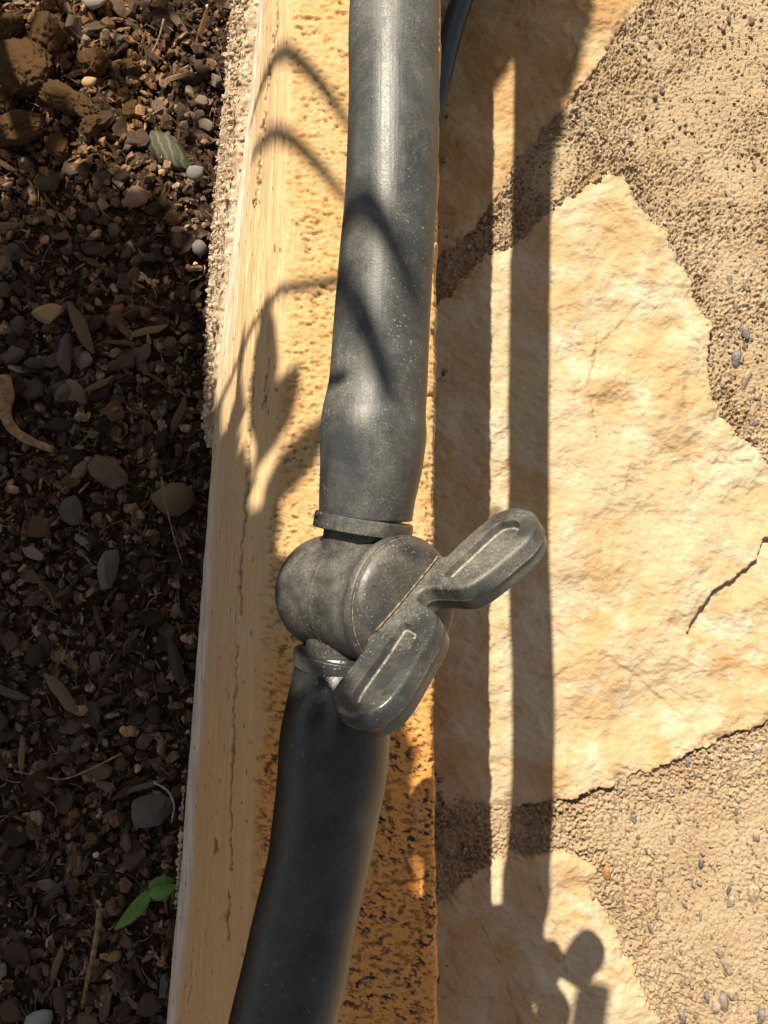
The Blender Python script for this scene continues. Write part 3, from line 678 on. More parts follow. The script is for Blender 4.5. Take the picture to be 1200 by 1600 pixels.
single('splinter', 105, 1082, 'splinter', 40, (.27, .20, .13), 'pale torn wood splinter in the middle of the left bed', 'splinter', .85, seed=25, stretch=(1.5, 1, 1))
single('splinter', 277, 1032, 'splinter', 40, (.13, .085, .05), 'brown bark splinter leaning against the edging', 'splinter', .35, seed=26)
single('splinter', 18, 1080, 'splinter', 34, (.18, .14, .10), 'grey-brown splinter lying level at the left edge of the photo', 'splinter', 1.35, seed=27)
single('bark_strip', 240, 1218, 'splinter', 30, (.24, .17, .12), 'curled tan bark strip on the grey stone beside the edging', 'bark strip', -1.15, up=1.2, seed=28)
single('pebble', 182, 1490, 'pebble', 12, (.42, .24, .10), 'small orange grit stone right of the brown twig', 'pebble', .4, seed=29)
single('pebble', 231, 1495, 'flake', 12, (.38, .27, .16), 'small tan chip right of the orange grit stone', 'chip', .4, seed=30)
single('wood_chip', 207, 1483, 'flake', 18, (.25, .235, .21), 'grey pointed chip between the orange grit and the tan chip', 'wood chip', 1.0, seed=31, stretch=(1, .55, 1))
single('wood_chip', 262, 1535, 'flake', 26, (.20, .195, .195), 'grey splintered chip touching the edging near the bottom', 'wood chip', 1.5, seed=32, stretch=(1.1, .65, 1))
single('pebble', 62, 1592, 'pebble', 22, (.42, .44, .40), 'pale greenish white stone at the bottom edge of the photo', 'pebble', .4, seed=33)
single('pebble', 155, 1331, 'pebble', 5, (.75, .74, .70), 'tiny white grit stone above the brown twig', 'pebble', .4, up=1.5, seed=34)
single('pebble', 310, 282, 'pebble', 15, (.24, .235, .235), 'bluish white pebble near the top of the edging', 'pebble', .4, up=.8, seed=35)
single('pebble', 315, 395, 'pebble', 13, (.22, .21, .20), 'second bluish white pebble beside the edging, lower down', 'pebble', .4, up=.8, seed=36)
single('soil_clod', 45, 118, 'clod', 50, (.20, .12, .06), 'large smooth brown earth clod at the upper left corner', 'clod', -.2, seed=41, hi=True, mat=M_clod, stretch=(1, .9, .6))
single('soil_clod', 108, 165, 'clod', 46, (.20, .12, .06), 'long brown earth clod below and right of the largest clod', 'clod', -.5, seed=42, hi=True, mat=M_clod, stretch=(1.1, .7, .5))
single('soil_clod', 82, 70, 'clod', 34, (.20, .12, .06), 'pitted upright brown clod above the long clod', 'clod', 1.3, seed=43, hi=True, mat=M_clod)
single('soil_clod', 40, 210, 'clod', 38, (.20, .12, .06), 'crumbly brown clod at the left edge below the largest clod', 'clod', .3, seed=44, hi=True, mat=M_clod)
single('pebble', 153, 152, 'pebble', 12, (.60, .38, .22), 'small bright orange pebble on the long brown clod', 'pebble', .3, up=2.6, seed=45)
for i, (a, b, s_, lb) in enumerate(((150, 105, 24, 'small brown clod between the long clod and the pale pebbles'), (150, 205, 20, 'small brown clod right of the crumbly clod'), (20, 55, 26, 'brown clod at the left edge above the largest clod'),
        (95, 235, 22, 'small brown clod below the long clod'), (205, 110, 18, 'rounded brown clod left of the striped leaf and above it'), (10, 165, 20, 'brown clod at the left edge between two larger clods'), (205, 175, 16, 'smallest brown clod, just left of the striped leaf'))):
    single('soil_clod', a, b, 'clod', s_, (.20, .12, .06), lb, 'clod', i*.7, seed=80+i, hi=True, mat=M_clod)
for i, (a, b, s_) in enumerate(((142, 55, 9), (140, 75, 11), (170, 62, 10), (188, 67, 9), (230, 15, 10), (300, 150, 12), (320, 165, 14), (312, 190, 13), (340, 130, 12), (325, 205, 12), (290, 205, 9), (255, 10, 11))):
    o = single('pale_pebble', a, b, 'rock', s_*.95, (.27, .21, .15), 'small pale pebble among the brown clods at the upper end of the bed', 'pebble', i, up=.9, seed=60+i); o['group'] = 'pale pebbles at the upper end of the bed'

# curved root at the left edge
rp = catmull([on(a, b, Z_MU+14*MM) for a, b in ((4, 590), (12, 615), (8, 645), (22, 672), (50, 690), (84, 703))], 8)
V, F = tube(rp, [MM*(12-7*i/len(rp)+.5*math.sin(i*.9)) for i in range(len(rp))], 14)
ce = len(V); V += [rp[0], rp[-1]]; F += [(k, (k+1) % 14, ce) for k in range(14)]+[(ce-14+k, ce-14+(k+1) % 14, ce+1) for k in range(14)]
M_root = m_simple('tan_root', (.17, .095, .045), (.33, .20, .10), 220, .8, .0015, 350)
tag(mesh_py('curved_root', V, F, M_root), 'thick tan root curling up from the mulch at the left edge', 'root')
def twig(name, pts, r0, r1, mat, lab, cat, zup=12):
    p = catmull([on(a, b, Z_MU+zup*MM) for a, b in pts], 6); n = len(p)
    V, F = tube(p, [MM*(r0+(r1-r0)*i/n+.4*math.sin(i*2.1)) for i in range(n)], 8); c = len(V); V += [p[0], p[-1]]
    F += [(k, (k+1) % 8, c) for k in range(8)]+[(c-8+k, c-8+(k+1) % 8, c+1) for k in range(8)]
    return tag(mesh_py(name, V, F, mat), lab, cat)
M_twig = m_simple('brown_twig', (.13, .07, .04), (.27, .17, .09), 250, .6, .0006, 500)
twig('twig', [(157, 1420), (152, 1460), (142, 1510), (134, 1545), (129, 1575)], 5.5, 2.2, M_twig, 'straight brown twig below the green seedling', 'twig', 20)
twig('dry_root', [(22, 1205), (60, 1212), (100, 1217), (145, 1200), (190, 1177)], .9, 1.6, M_fib, 'thin tan root strand lying across the dark mulch', 'root', 22)
twig('grass_stem', [(252, 745), (262, 800), (275, 850), (285, 880)], 1.2, .8, M_fib, 'thin dry grass stem over the ragged seed case', 'grass stem', 44)
twig('grass_stem', [(256, 30), (248, 60), (236, 85)], 1.6, 1.2, M_fib, 'short pale grass stem among the clods near the top', 'grass stem', 30)
twig('bark_loop', [(240, 1222), (262, 1236), (272, 1258), (268, 1285)], 1.6, 1.2, m_simple('grey_fibre', (.25, .22, .2), (.34, .31, .28), 200), 'thin grey fibre looping round the grey stone', 'fibre', 40)
# leaves
def leaf(pts, wdt, fold, mat, parent, name='leaf', bow=0.0, zl=None):
    P = catmull(pts, 5); n = len(P); V = []; F = []
    for i in range(n):
        t = i/(n-1); d = P[min(i+1, n-1)]-P[max(i-1, 0)]; d /= np.linalg.norm(d); s = np.cross(d, (0, 0, 1)); s /= np.linalg.norm(s)
        w_ = wdt*(math.sin(math.pi*min(1, t**.8*.98+.01)))**.75
        V += [P[i]-s*w_+np.array([0, 0, fold*w_]), P[i]-s*w_*.5+np.array([0, 0, fold*w_*.35]), P[i], P[i]+s*w_*.5+np.array([0, 0, fold*w_*.35]), P[i]+s*w_+np.array([0, 0, fold*w_])]
    for i in range(n-1):
        for k in range(4): F.append((i*5+k, i*5+k+1, i*5+k+6, i*5+k+5))
    o = mesh_py(name, V, F, mat); 
    md = o.modifiers.new('thick', 'SOLIDIFY'); md.thickness = .0003
    if parent: adopt(o, parent)
    return o
sc_ = on(234, 1392, Z_MU); sd_ = empty('seedling', (sc_[0], sc_[1], hz(sc_[0], sc_[1]))); tag(sd_, 'green three-leaved seedling growing in the mulch beside the edging', 'seedling')
leaf([on(234, 1391, Z_MU+40*MM), on(222, 1410, Z_MU+41*MM), on(202, 1432, Z_MU+38*MM), on(179, 1453, Z_MU+32*MM)], 10.5*MM, .3, M_seed, sd_)
leaf([on(233, 1395, Z_MU+42*MM), on(246, 1396, Z_MU+47*MM), on(262, 1390, Z_MU+47*MM), on(275, 1382, Z_MU+43*MM)], 10*MM, .25, M_seed, sd_)
leaf([on(233, 1393, Z_MU+39*MM), on(246, 1381, Z_MU+42*MM), on(260, 1377, Z_MU+42*MM), on(273, 1377, Z_MU+38*MM)], 9*MM, .2, M_seed, sd_)
V, F = tube(catmull([np.array([sc_[0]+.002, sc_[1]-.004, Z_MU-.002]), on(233, 1396, Z_MU+20*MM), on(234, 1392, Z_MU+41*MM)], 4), .0007, 8)
adopt(mesh_py('stem', V, F, M_seed), sd_)
M_str = NT('striped_leaf'); wv = M_str.n('ShaderNodeTexWave'); wv.inputs['Scale'].default_value = 62; wv.inputs['Distortion'].default_value = 5; wv.inputs['Detail'].default_value = 3; wv.inputs['Detail Scale'].default_value = 1.6
mp_ = M_str.n('ShaderNodeMapping'); mp_.inputs['Rotation'].default_value = (0, 0, -.35); M_str.l(M_str.obj, mp_.inputs[0]); M_str.l(mp_.outputs[0], wv.inputs[0])
M_str = M_str.done(M_str.mix(M_str.ramp(wv.outputs['Fac'], .62, .9), (.028, .032, .014), (.085, .072, .036)), .8)
dl = leaf([on(236, 204, Z_MU+2*MM), on(252, 222, Z_MU+13*MM), on(274, 244, Z_MU+15*MM), on(298, 264, Z_MU+3*MM)], 24*MM, -.45, M_str, None, 'striped_leaf')
tag(dl, 'dark green leaf with pale stripes lying flat near the top of the bed', 'leaf')

# ================================================================ PIPES
K1 = U0/FPX
def pipe(name, rowsp, mat, label, endcap_at=None, flat=.0):
    P = []; rr = []
    for px, py, wd, d in rowsp: P.append(np.append(at(px, py, d), wd/2*d*K1))
    Q = catmull(P, 10); path = Q[:, :3]; rad = Q[:, 3]
    wob = lambda t, a: .012*math.sin(2*a+t*9)+.006*math.sin(5*t*6+a*3)
    V, F = tube(path, rad, 72, wob); n = len(path); ns = 72
    return path, rad, V, F, n, ns
up = [(690, -1500, 142, 1.06)]
# unseen run beyond the frame follows its own shade on the stones
def from_shade(px, py, z):
    p = lift(on(px, py, 0), z); return p
zc = H-1.03*U0
far_pts = [from_shade(px, py, zc+dz_*U0) for px, py, dz_ in ((850, -330, .0), (842, -160, .0), (837, 0, .0), (834, 150, .0), (831, 300, .0), (829, 430, .0), (828, 650, 0), (828, 860, 0))]
vis = [(617, 0, 141, 1.035), (615, 150, 142, 1.02), (611, 300, 144, 1.005), (604, 400, 146.5, 1.0), (596.5, 500, 149, .995), (591, 600, 153, .99), (585, 650, 161, .985), (583, 680, 166, .982), (580.5, 725, 161, .98), (574, 775, 152, .982), (571, 806, 148, .984)]
pts = [np.append(p, 71*1.03*K1) for p in far_pts]+[np.append(at(a, b, d), c/2*d*K1) for a, b, c, d in vis]
# keep them ordered along the run
Q = catmull(pts, 9); path = Q[:, :3]; rad = Q[:, 3]
def pipe_mesh(name, path, rad, mat, end_first=False, end_last=True, nseg=80):
    wob = lambda t, a: .010*math.sin(2*a+t*11)+.004*math.sin(3*a+t*40)
    V, F = tube(path, rad, nseg, wob); n = len(path)
    # wall thickness at open ends
    def lip(i, sgn):
        c = path[i]; base_ = i*nseg; off = len(V); d = path[i]-path[i-sgn]; d /= np.linalg.norm(d)
        for k, (sc, push) in enumerate(((.985, .006), (.86, .004), (.80, -.02), (.80, -.4))):
            for q in range(nseg): V.append(c+(V[base_+q]-c)*sc+d*push*rad[i])
        for k in range(4):
            a0 = base_ if k == 0 else off+(k-1)*nseg; b0 = off+k*nseg
            for q in range(nseg): q2 = (q+1) % nseg; F.append((a0+q, a0+q2, b0+q2, b0+q))
    if end_last: lip(n-1, 1)
    if end_first: lip(0, -1)
    return mesh_py(name, V, F, mat)
p1 = pipe_mesh('irrigation_pipe', path, rad, M_pipe_top)
tag(p1, 'dusty grey-black pipe running from the top edge down to the valve', 'pipe')
visl = [(533, 1046, 147, .992), (531, 1068, 150, .985), (528, 1100, 158, .975), (524, 1145, 170, .96), (520, 1199, 172, .955), (511, 1265, 167, .945), (497, 1347, 160, .935), (479, 1430, 161, .92), (462, 1512, 164, .905), (442, 1600, 165, .89), (420, 1700, 167, .88), (395, 1820, 168, .87), (350, 2050, 168, .87)]
pts = [np.append(at(a, b, d), c/2*d*K1) for a, b, c, d in visl]; Q = catmull(pts, 9)
p2 = pipe_mesh('irrigation_pipe', Q[:, :3], Q[:, 3], M_pipe_low, True, False)
tag(p2, 'darker black pipe running from the valve down to the bottom edge', 'pipe')
# torn burr at the cut end
bt = at(507, 800, .955); bv = []; bf = []
r = random.Random(5); nb = 9
for i in range(nb):
    for k in range(3):
        bv.append(at(492+i*3.6, 798+k*5.0+r.uniform(-2.2, 2.2), .962-.010*math.sin(i/nb*3.1)-.005*(k == 1)+r.uniform(-.003, .003)))
for i in range(nb-1):
    for k in range(2): bf.append((i*3+k, i*3+k+1, (i+1)*3+k+1, (i+1)*3+k))
bo = mesh_py('burr', bv, bf, M_pipe_top, p1); md = bo.modifiers.new('thick', 'SOLIDIFY'); md.thickness = .0006

# hose at the top between pipe and paving
hz_ = H-2.215*U0
hp = catmull([on(a, b, hz_) for a, b in ((1250, -900), (1000, -480), (810, -200), (752, -70), (722, 0), (700, 70), (684, 140), (660, 230))], 8)
V, F = tube(hp, 19*2.2*K1, 24); tag(mesh_py('garden_hose', V, F, M_hose), 'dark blue hose passing behind the pipe at the top edge', 'hose')

# ================================================================ VALVE
def cv(x, y, z): v = CR*x+CU*y-CF*z; return v/np.linalg.norm(v)
A = cv(.66, -.03, .75)
Lv = cv(.606, .651, -.50); Lv = Lv-A*np.dot(Lv, A); Lv /= np.linalg.norm(Lv)
N = np.cross(A, Lv)
if np.dot(N, -CF) < 0: N = -N
d0 = .925; Cc0 = at(630, 945, d0); k0 = d0*K1
valve = empty('irrigation_valve', tuple(at(545, 925, 1.0))); tag(valve, 'dusty black barrel valve with winged handle joining the two pipes', 'valve')
bprof0 = [(4, 0), (4, 92), (3.2, 103), (2, 107), (-2, 109), (-8, 109), (-14, 107), (-22, 103), (-32, 99), (-45, 97), (-62, 96.5), (-84, 97), (-86, 97.6), (-90, 97.6), (-92, 96.6), (-110, 96), (-130, 94), (-148, 89), (-163, 81), (-176, 69), (-186, 54), (-192, 36), (-195, 16), (-195.5, 0)]
bprof = [(4, 0), (4, 92), (3.2, 103), (2, 107.5), (-2, 109.5), (-8, 109.5), (-14, 108), (-20, 102), (-30, 98), (-42, 97.5), (-60, 100.5), (-80, 102), (-104, 102.5), (-106, 103.4), (-111, 103.4), (-114, 102.4), (-140, 102.5), (-165, 102), (-196, 99), (-220, 92), (-238, 80), (-252, 64), (-260, 46), (-265, 24), (-266, 0)]
def dens(pr, m=4):
    q = catmull([(a, b) for a, b in pr], m); q[:, 1] = np.maximum(q[:, 1], 0); return [(a, b) for a, b in q]
V, F = lathe(Cc0, A, [(a*k0, b*k0) for a, b in dens(bprof)], 128); adopt(mesh_py('body', V, F, M_valve), valve)
cprof = [(3, 60), (3, 101), (4.5, 104), (6, 105), (9, 104.6), (13, 102), (18, 97), (22, 90), (25, 80), (27, 66), (28, 45), (28.5, 20), (28.5, 0)]
V, F = lathe(Cc0, A, [(a*k0, b*k0) for a, b in dens(cprof)], 128); adopt(mesh_py('knob', V, F, M_valve), valve)
V, F = lathe(Cc0, A, [(3.4*k0, 101*k0), (4.3*k0, 103.8*k0), (4.1*k0, 105.2*k0), (3.4*k0, 105.6*k0), (3.0*k0, 104*k0)], 128)
adopt(mesh_py('dust_line', V, F, M_dirt), valve)
# necks and flanges
t_end = at(567.5, 821, .986); b_end = at(534, 1034, .990)
ctr = (t_end+b_end)/2
def fitting(e, sgn, rf, th, lab):
    ax = (e-ctr); Ln = np.linalg.norm(ax); ax /= Ln
    fl = [(-th*.5, 0), (-th*.5, rf*.965), (-th*.47, rf*.99), (-th*.42, rf), (th*.42, rf*.995), (th*.47, rf*.985), (th*.5, rf*.96), (th*.5, 0)]
    V, F = lathe(e, ax, [(a*K1, b*K1) for a, b in fl], 96); o = mesh_py('flange', V, F, M_valve); m = o.modifiers.new('b', 'BEVEL'); m.width = .0003; m.segments = 2; m.limit_method = 'ANGLE'; m.angle_limit = .6; adopt(o, valve)
    V, F = lathe(ctr, ax, [(0, 60*K1), (Ln*.5, 60*K1), (Ln*.8, 59*K1), (Ln, 59*K1), (Ln+90*K1, 55*K1)], 64); adopt(mesh_py('neck', V, F, M_valve), valve)
fitting(t_end, 1, 77, 24, '')
fitting(b_end, -1, 76, 24, '')

# winged handle
thk = 50*k0
Q0 = Cc0+A*27*k0+N*thk*.5
def hp2(px, py):                                        # photo point on the handle's front face -> its own 2D axes
    r_ = ray(px, py); t = np.dot(Q0-CAM, N)/np.dot(r_, N); p = CAM+r_*t-Q0; return (float(np.dot(p, Lv)), float(np.dot(p, A)))
out_px = [(566, 1018), (550, 1040), (535, 1058), (524, 1073), (519, 1090), (530, 1108), (556, 1116), (586, 1108), (608, 1091), (628, 1065), (652, 1024), (672, 990), (680, 968), (675, 955), (662, 946), (651, 939), (648, 931), (655, 922), (668, 916), (690, 915), (715, 916), (736, 911), (769, 888), (800, 862), (819, 846), (833, 826), (836, 810), (828, 799), (815, 795), (800, 794), (780, 800), (763, 811), (740, 830), (718, 850), (701, 867), (689, 872)]
o2 = [hp2(a, b) for a, b in out_px]
b1 = hp2(687, 872); b2 = hp2(581, 986); e = 14*k0
o2 += [(b1[0]-2*k0, b1[1]-e), (b2[0]+2*k0, b2[1]-e), hp2(577, 996)]
o2 = np.array(o2)
def closed_smooth(P, n):
    m = len(P); out = []
    for i in range(m):
        a, b, c, d = P[i-1], P[i], P[(i+1) % m], P[(i+2) % m]
        for k in range(n):
            t = k/n; out.append(.5*((2*b)+(-a+c)*t+(2*a-5*b+4*c-d)*t*t+(-a+3*b-3*c+d)*t**3))
    return np.array(out)
def resample(P, n):
    Q = np.vstack([P, P[:1]]); s = np.concatenate([[0], np.cumsum(np.hypot(*np.diff(Q, axis=0).T))]); t = np.linspace(0, s[-1], n, endpoint=False)
    return np.stack([np.interp(t, s, Q[:, 0]), np.interp(t, s, Q[:, 1])], 1)
def area(P): x, y = P.T; return .5*np.sum(x*np.roll(y, -1)-y*np.roll(x, -1))
o2 = resample(closed_smooth(o2, 6), 320)
if area(o2) < 0: o2 = o2[::-1]
for _ in range(3): o2 = (np.roll(o2, 1, 0)+2*o2+np.roll(o2, -1, 0))/4
def norm2(P, sm=4):
    t = np.roll(P, -1, 0)-np.roll(P, 1, 0); n = np.stack([t[:, 1], -t[:, 0]], 1); n /= np.linalg.norm(n, axis=1)[:, None]+1e-12
    for _ in range(sm): n = (np.roll(n, 1, 0)+n+np.roll(n, -1, 0)); n /= np.linalg.norm(n, axis=1)[:, None]
    return n
on_ = norm2(o2)
def P3(q, dep): return Q0+Lv*q[0]+A*q[1]-N*dep
V = []; F = []; M_ = len(o2)
rings = []
rr = 6*k0
for k in range(6):                                       # front rounding: inset and sink
    a = k/5*math.pi/2; rings.append((-rr*(1-math.sin(a))+3*k0, rr*(1-math.cos(a))))
rings = [(x, y) for x, y in rings]
rings += [(3.8*k0, thk*.48), (5.0*k0, thk*.50), (5.2*k0, thk*.54), (3.6*k0, thk*.56), (1.6*k0, thk*.80)]
for k in range(1, 6):
    a = k/5*math.pi/2; rings.append((1.6*k0-rr*(1-math.cos(a)), thk-rr+rr*math.sin(a)))
for ins, dep in rings:
    for i in range(M_): V.append(P3(o2[i]+on_[i]*ins, dep))
for j in range(len(rings)-1):
    for i in range(M_): i2 = (i+1) % M_; F.append((j*M_+i, j*M_+i2, (j+1)*M_+i2, (j+1)*M_+i))
F.append(tuple((len(rings)-1)*M_+i for i in range(M_)))
# pockets
pock = [[(692, 897), (730, 860), (763, 829), (781, 816), (797, 812), (809, 814), (812, 823), (802, 843), (767, 873), (735, 899), (712, 902)],
        [(630, 971), (652, 984), (646, 1004), (628, 1040), (603, 1076), (586, 1092), (566, 1098), (551, 1094), (549, 1086), (560, 1066), (592, 1022), (620, 980)]]
front = [tuple(o2[i]+on_[i]*rings[0][0]) for i in range(M_)]
cdt_v = [Vector(p) for p in front]; edges = [(i, (i+1) % M_) for i in range(M_)]
loops = []
for pk in pock:
    q = resample(closed_smooth(np.array([hp2(a, b) for a, b in pk]), 5), 110)
    if area(q) < 0: q = q[::-1]
    for _ in range(3): q = (np.roll(q, 1, 0)+2*q+np.roll(q, -1, 0))/4
    st = len(cdt_v); cdt_v += [Vector(tuple(p)) for p in q]; edges += [(st+i, st+(i+1) % 110) for i in range(110)]; loops.append((q, norm2(q)))
# a coarse lattice inside keeps the triangles even
res = delaunay_2d_cdt(cdt_v, edges, [], 0, 1e-9)
rv, rf = res[0], res[2]
off = len(V)
for v in rv: V.append(P3((v.x, v.y), rings[0][1]))
ptest = [np.array([[p[0], p[1]] for p in lp[0]]) for lp in loops]
fo = np.array(front)
cen = np.array([[sum(rv[i].x for i in f)/len(f), sum(rv[i].y for i in f)/len(f)] for f in rf])
sd_o = poly_sd(cen[:, 0], cen[:, 1], fo); sd_p = [poly_sd(cen[:, 0], cen[:, 1], p) for p in ptest]
for i, f in enumerate(rf):
    if sd_o[i] > 0 and all(s[i] < 0 for s in sd_p): F.append(tuple(off+q for q in f))
dirt_V = []; dirt_F = []
pd = {}
for q, nn in loops:
    ra = [(0, 0), (-.5, .4), (-1.1, 1.6), (-1.9, 6.0), (-2.6, 11.5), (-3.3, 13.6), (-4.6, 14.6), (-6.0, 14.8)]
    b = len(V); m = len(q)
    for ins, dep in ra:
        for i in range(m):
            if 13 < dep < 14.7: pd[len(V)] = .75
            V.append(P3(q[i]+nn[i]*ins*k0, dep*k0))
    for j in range(len(ra)-1):
        for i in range(m): i2 = (i+1) % m; F.append((b+j*m+i, b+j*m+i2, b+(j+1)*m+i2, b+(j+1)*m+i))
    F.append(tuple(b+(len(ra)-1)*m+i for i in range(m)))
ho = mesh_py('handle', V, F, M_handle); pa = ho.data.attributes.new('pdust', 'FLOAT', 'POINT')
for q, v in pd.items(): pa.data[q].value = v
bm = bmesh.new(); bm.from_mesh(ho.data); bmesh.ops.remove_doubles(bm, verts=bm.verts, dist=2e-6); bmesh.ops.triangulate(bm, faces=[f for f in bm.faces if len(f.verts) > 4]); bmesh.ops.recalc_face_normals(bm, faces=bm.faces); bm.to_mesh(ho.data); bm.free()
wn = ho.modifiers.new('wn', 'WEIGHTED_NORMAL'); wn.weight = 80; adopt(ho, valve)
# dust along the foot of the handle
fp = []
for i in range(30):
    t = i/29; q = (b1[0]*(1-t)+b2[0]*t, b1[1]*(1-t)+b2[1]*t); base_ = Cc0+A*28.2*k0+Lv*q[0]+N*(thk*.5+2.5*k0)
    fp.append(base_-A*2.5*k0*abs(2*t-1)**3)
V, F = tube(np.array(fp), [k0*(1.6+.6*math.sin(i*1.7)) for i in range(30)], 8); adopt(mesh_py('dust_deposit', V, F, M_dirt), valve)

# ================================================================ SHRUB whose shade falls over the bed
def to_s(p): return drop(np.array(p, float), 0.0)[:2]
ED0 = lambda a, b: on(a, b, Z_ED)
bd = [on(-150, 285, Z_MU), on(120, 300, Z_MU), on(215, 275, Z_MU), on(285, 330, Z_MU), on(322, 560, Z_LO), on(345, 640, Z_LO+.05*U0), on(372, 600, Z_ED-.1*U0), on(398, 720, Z_ED), on(410, 860, Z_ED), on(520, 905, Z_ED), 
      ED0(618, 1075), ED0(648, 1170), ED0(658, 1250), at(410, 1060, 1.0), at(470, 1098, .97), at(560, 1130, .95), at(640, 1145, .95), on(835, 1600, 0), on(820, 1900, 0), on(-300, 2200, 0), on(-420, 300, 0)]
SP = [to_s(p) for p in bd]
mnx, mxx = min(p[0] for p in SP), max(p[0] for p in SP); mny, mxy = min(p[1] for p in SP), max(p[1] for p in SP)
rl = np.random.default_rng(12); n = 9000
cx = rl.uniform(mnx, mxx, n); cy = rl.uniform(mny, mxy, n); sd = poly_sd(cx, cy, SP)
lv = []; lf = []
def add_leaf(c, dirv, nrm, L, W):
    d = dirv/np.linalg.norm(dirv); s = np.cross(d, nrm); s /= np.linalg.norm(s); nn = np.cross(s, d); b = len(lv)
    for t, w_ in ((-.5, .04), (-.28, .8), (0, 1), (.25, .72), (.5, .0)):
        for sg in (-1, 1): lv.append(c+d*L*t+s*W*.5*w_*sg+nn*(.12*L*(.25-t*t)))
    for i in range(4): lf.append((b+i*2, b+i*2+1, b+i*2+3, b+i*2+2))
cnt_ = 0
for i in range(n):
    L = rl.uniform(.10, .20)*U0*1.3; W = L*rl.uniform(.36, .5)
    if sd[i] < L*.30: continue
    if cnt_ > 3600: break
    z = H+rl.uniform(.35, 1.15)*U0
    a = rl.uniform(0, 6.283); nrm = np.array([rl.normal(0, .35), rl.normal(0, .35)+.2, 1.0]); nrm /= np.linalg.norm(nrm)
    d = np.array([math.cos(a), math.sin(a), rl.normal(0, .2)]); add_leaf(lift(np.array([cx[i], cy[i], 0]), z), d, nrm, L, W); cnt_ += 1
for i in range(5200):
    p = to_s(on(rl.uniform(560, 850), rl.uniform(1150, 1850), 0)); L = rl.uniform(.07, .11)*U0
    if poly_sd(np.array([p[0]]), np.array([p[1]]), SP)[0] < L*.3: continue
    a = rl.uniform(0, 6.28); add_leaf(lift(np.array([p[0], p[1], 0]), H+rl.uniform(.35, .8)*U0), np.array([math.cos(a), math.sin(a), 0]), np.array([rl.normal(0, .25), rl.normal(0, .25)+.3, 1]), L, L*.5)
# sparse leaves over the upper end of the bed: broken light on the clods
for i in range(70):
    p = on(rl.uniform(-150, 350), rl.uniform(-300, 300), Z_MU); s = to_s(p); a = rl.uniform(0, 6.28)
    if p[0] > on(318, 100, Z_MU)[0]: continue
    add_leaf(lift(np.array([s[0], s[1], 0]), H+rl.uniform(.35, .9)*U0), np.array([math.cos(a), math.sin(a), 0]), np.array([rl.normal(0, .3), rl.normal(0, .3), 1]), .16*U0, .07*U0)
# leaves that reach over the coping
def shade_leaf(tip, base_, W, z=.42):
    a = lift(np.array(tip), H+z*U0); b = lift(np.array(base_), H+z*U0); L = np.linalg.norm(a-b)
    add_leaf((a+b)/2, a-b, np.array([SUN[0]*.5, SUN[1]*.5, 1.0]), L, W*U0)
ED = lambda a, b: on(a, b, Z_ED)
shade_leaf(ED(404, 425), ED(392, 680), .10)
shade_leaf(ED(470, 560), ED(390, 720), .075)
shade_leaf(ED(520, 640), ED(400, 800), .07, .5)
shade_leaf(ED(505, 700), ED(440, 735), .05, .5)
shade_leaf(ED(432, 735), ED(408, 900), .05, .5)
shade_leaf(on(372, 470, Z_ED-.1*U0), on(362, 640, Z_ED-.15*U0), .04)
shade_leaf(ED(385, 900), ED(520, 960), .10)
shade_leaf(ED(480, 880), ED(420, 1000), .09)
SP2 = [to_s(on(a, b, 0)) for a, b in ((640, -300), (640, 215), (700, 205), (752, 165), (776, 138), (804, 100), (812, 330), (856, 340), (872, 235), (896, 150), (936, 0), (985, -300))]
for i in range(7000):
    p = to_s(on(rl.uniform(640, 985), rl.uniform(-300, 345), 0)); L = .048*U0
    if poly_sd(np.array([p[0]]), np.array([p[1]]), SP2)[0] < L*.28: continue
    a = rl.uniform(0, 6.28); add_leaf(lift(np.array([p[0], p[1], 0]), H+rl.uniform(.3, .5)*U0), np.array([math.cos(a), math.sin(a), 0]), np.array([rl.normal(0, .2), rl.normal(0, .2)+.4, 1]), L, L*.5)
shr = empty('shrub', (-1.5*U0, 2.75*U0, Z_MU)); tag(shr, 'leafy green shrub beyond the upper left corner, shading the bed', 'shrub')
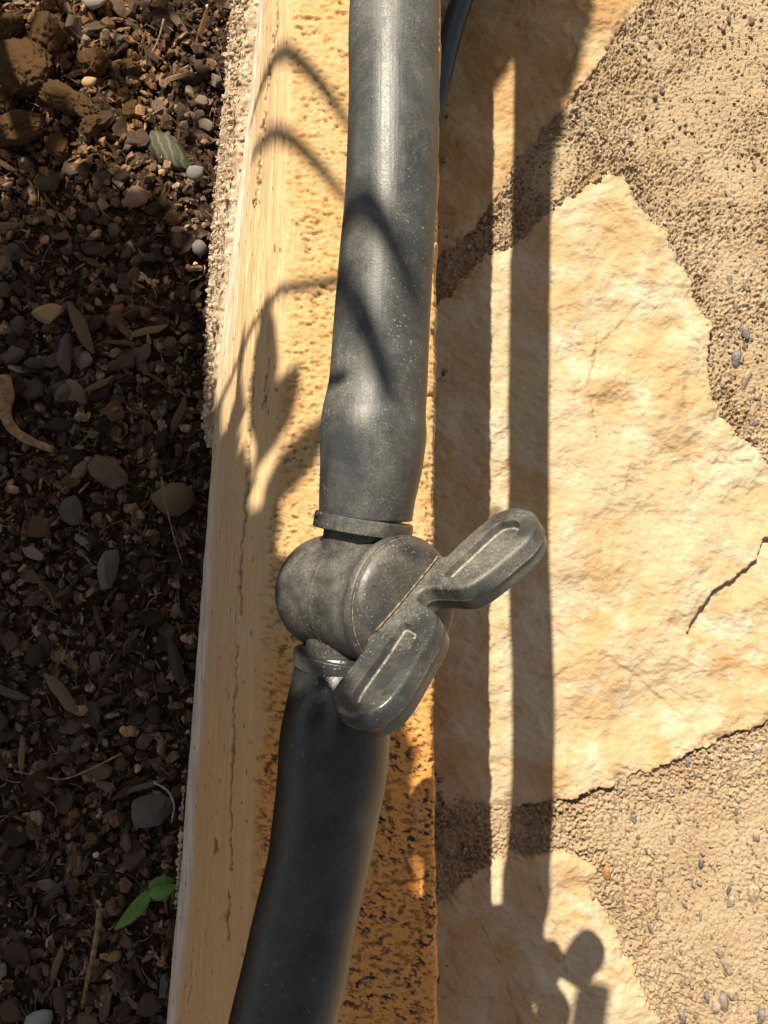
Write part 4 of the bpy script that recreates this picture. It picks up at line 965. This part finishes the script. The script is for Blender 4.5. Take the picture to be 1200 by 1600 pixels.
# thin arching blades and branches
def blade(pts, wd, z, name='strap_leaf'):
    P = [lift(np.array(p), H+(z+.10*math.sin(i/(len(pts)-1)*3.14))*U0) for i, p in enumerate(pts)]; P = catmull(P, 8)
    V, F = tube(P, [wd*U0*(.25+.75*math.sin(math.pi*min(1, .15+.8*i/len(P)))) for i in range(len(P))], 6); adopt(mesh_py(name, V, F, M_shrub), shr)
fl = [lift(on(a, b, 0), H+.3*U0) for a, b in ((925, 1534), (924, 1545), (921, 1565), (916, 1600), (908, 1660), (898, 1720), (880, 1800))]; b = len(lv)  # added unseen blade, shaped only to cast the finger-like shadow on the paving
fw = (.85, 1, 1, 1, 1, .9, .1)
for p, w_ in zip(fl, fw):
    for sg in (-1, -.5, 0, .5, 1): lv.append(p+np.array([1, 0, 0])*sg*27*MMP*w_+np.array([0, 0, .004*abs(sg)]))
for i in range(6):
    for q in range(4): lf.append((b+i*5+q, b+i*5+q+1, b+i*5+q+6, b+i*5+q+5))
blade([ED(300, -60), ED(400, 30), ED(460, 88), ED(500, 130), ED(552, 205)], .021, 1.2)
blade([ED(330, 70), ED(400, 155), ED(452, 213), ED(500, 262), ED(550, 325)], .019, 1.2)
PT = lambda a, b: at(a, b, .95)
blade([PT(500, 285), PT(535, 300), PT(560, 310), PT(590, 345), PT(625, 410), PT(650, 470)], .019, 1.1)
blade([PT(505, 395), PT(530, 430), PT(560, 490), PT(590, 560), PT(610, 620), PT(620, 660)], .019, 1.1)
blade([PT(500, 560), PT(525, 590), PT(545, 600)], .010, .22)
lo = mesh_py('foliage', lv, lf, M_shrub, None, True); lo['kind'] = 'stuff'; adopt(lo, shr)
stm = [np.array([-1.5, 2.75, (Z_MU-.02)/U0])*U0, np.array([-1.55, 2.6, H/U0-.6])*U0, np.array([-1.5, 2.3, H/U0+.3])*U0, np.array([-1.35, 1.9, H/U0+.75])*U0]
V, F = tube(catmull(stm, 6), .03*U0, 10); adopt(mesh_py('trunk', V, F, M_stemw), shr)
for bx_, by_ in ((-.6, .4), (-2.2, 1.2), (-1.8, .3), (-1.0, 1.3), (-.4, .9), (-.9, .2), (-.6, 2.6)):
    V, F = tube(catmull([stm[2], np.array([(-1.5+bx_)/2, (2.3+by_)/2+.1, H/U0+.8])*U0, np.array([bx_, by_, H/U0+.75])*U0], 6), .012*U0, 7); adopt(mesh_py('branch', V, F, M_stemw), shr)
S.render.resolution_x = 768; S.render.resolution_y = 1024
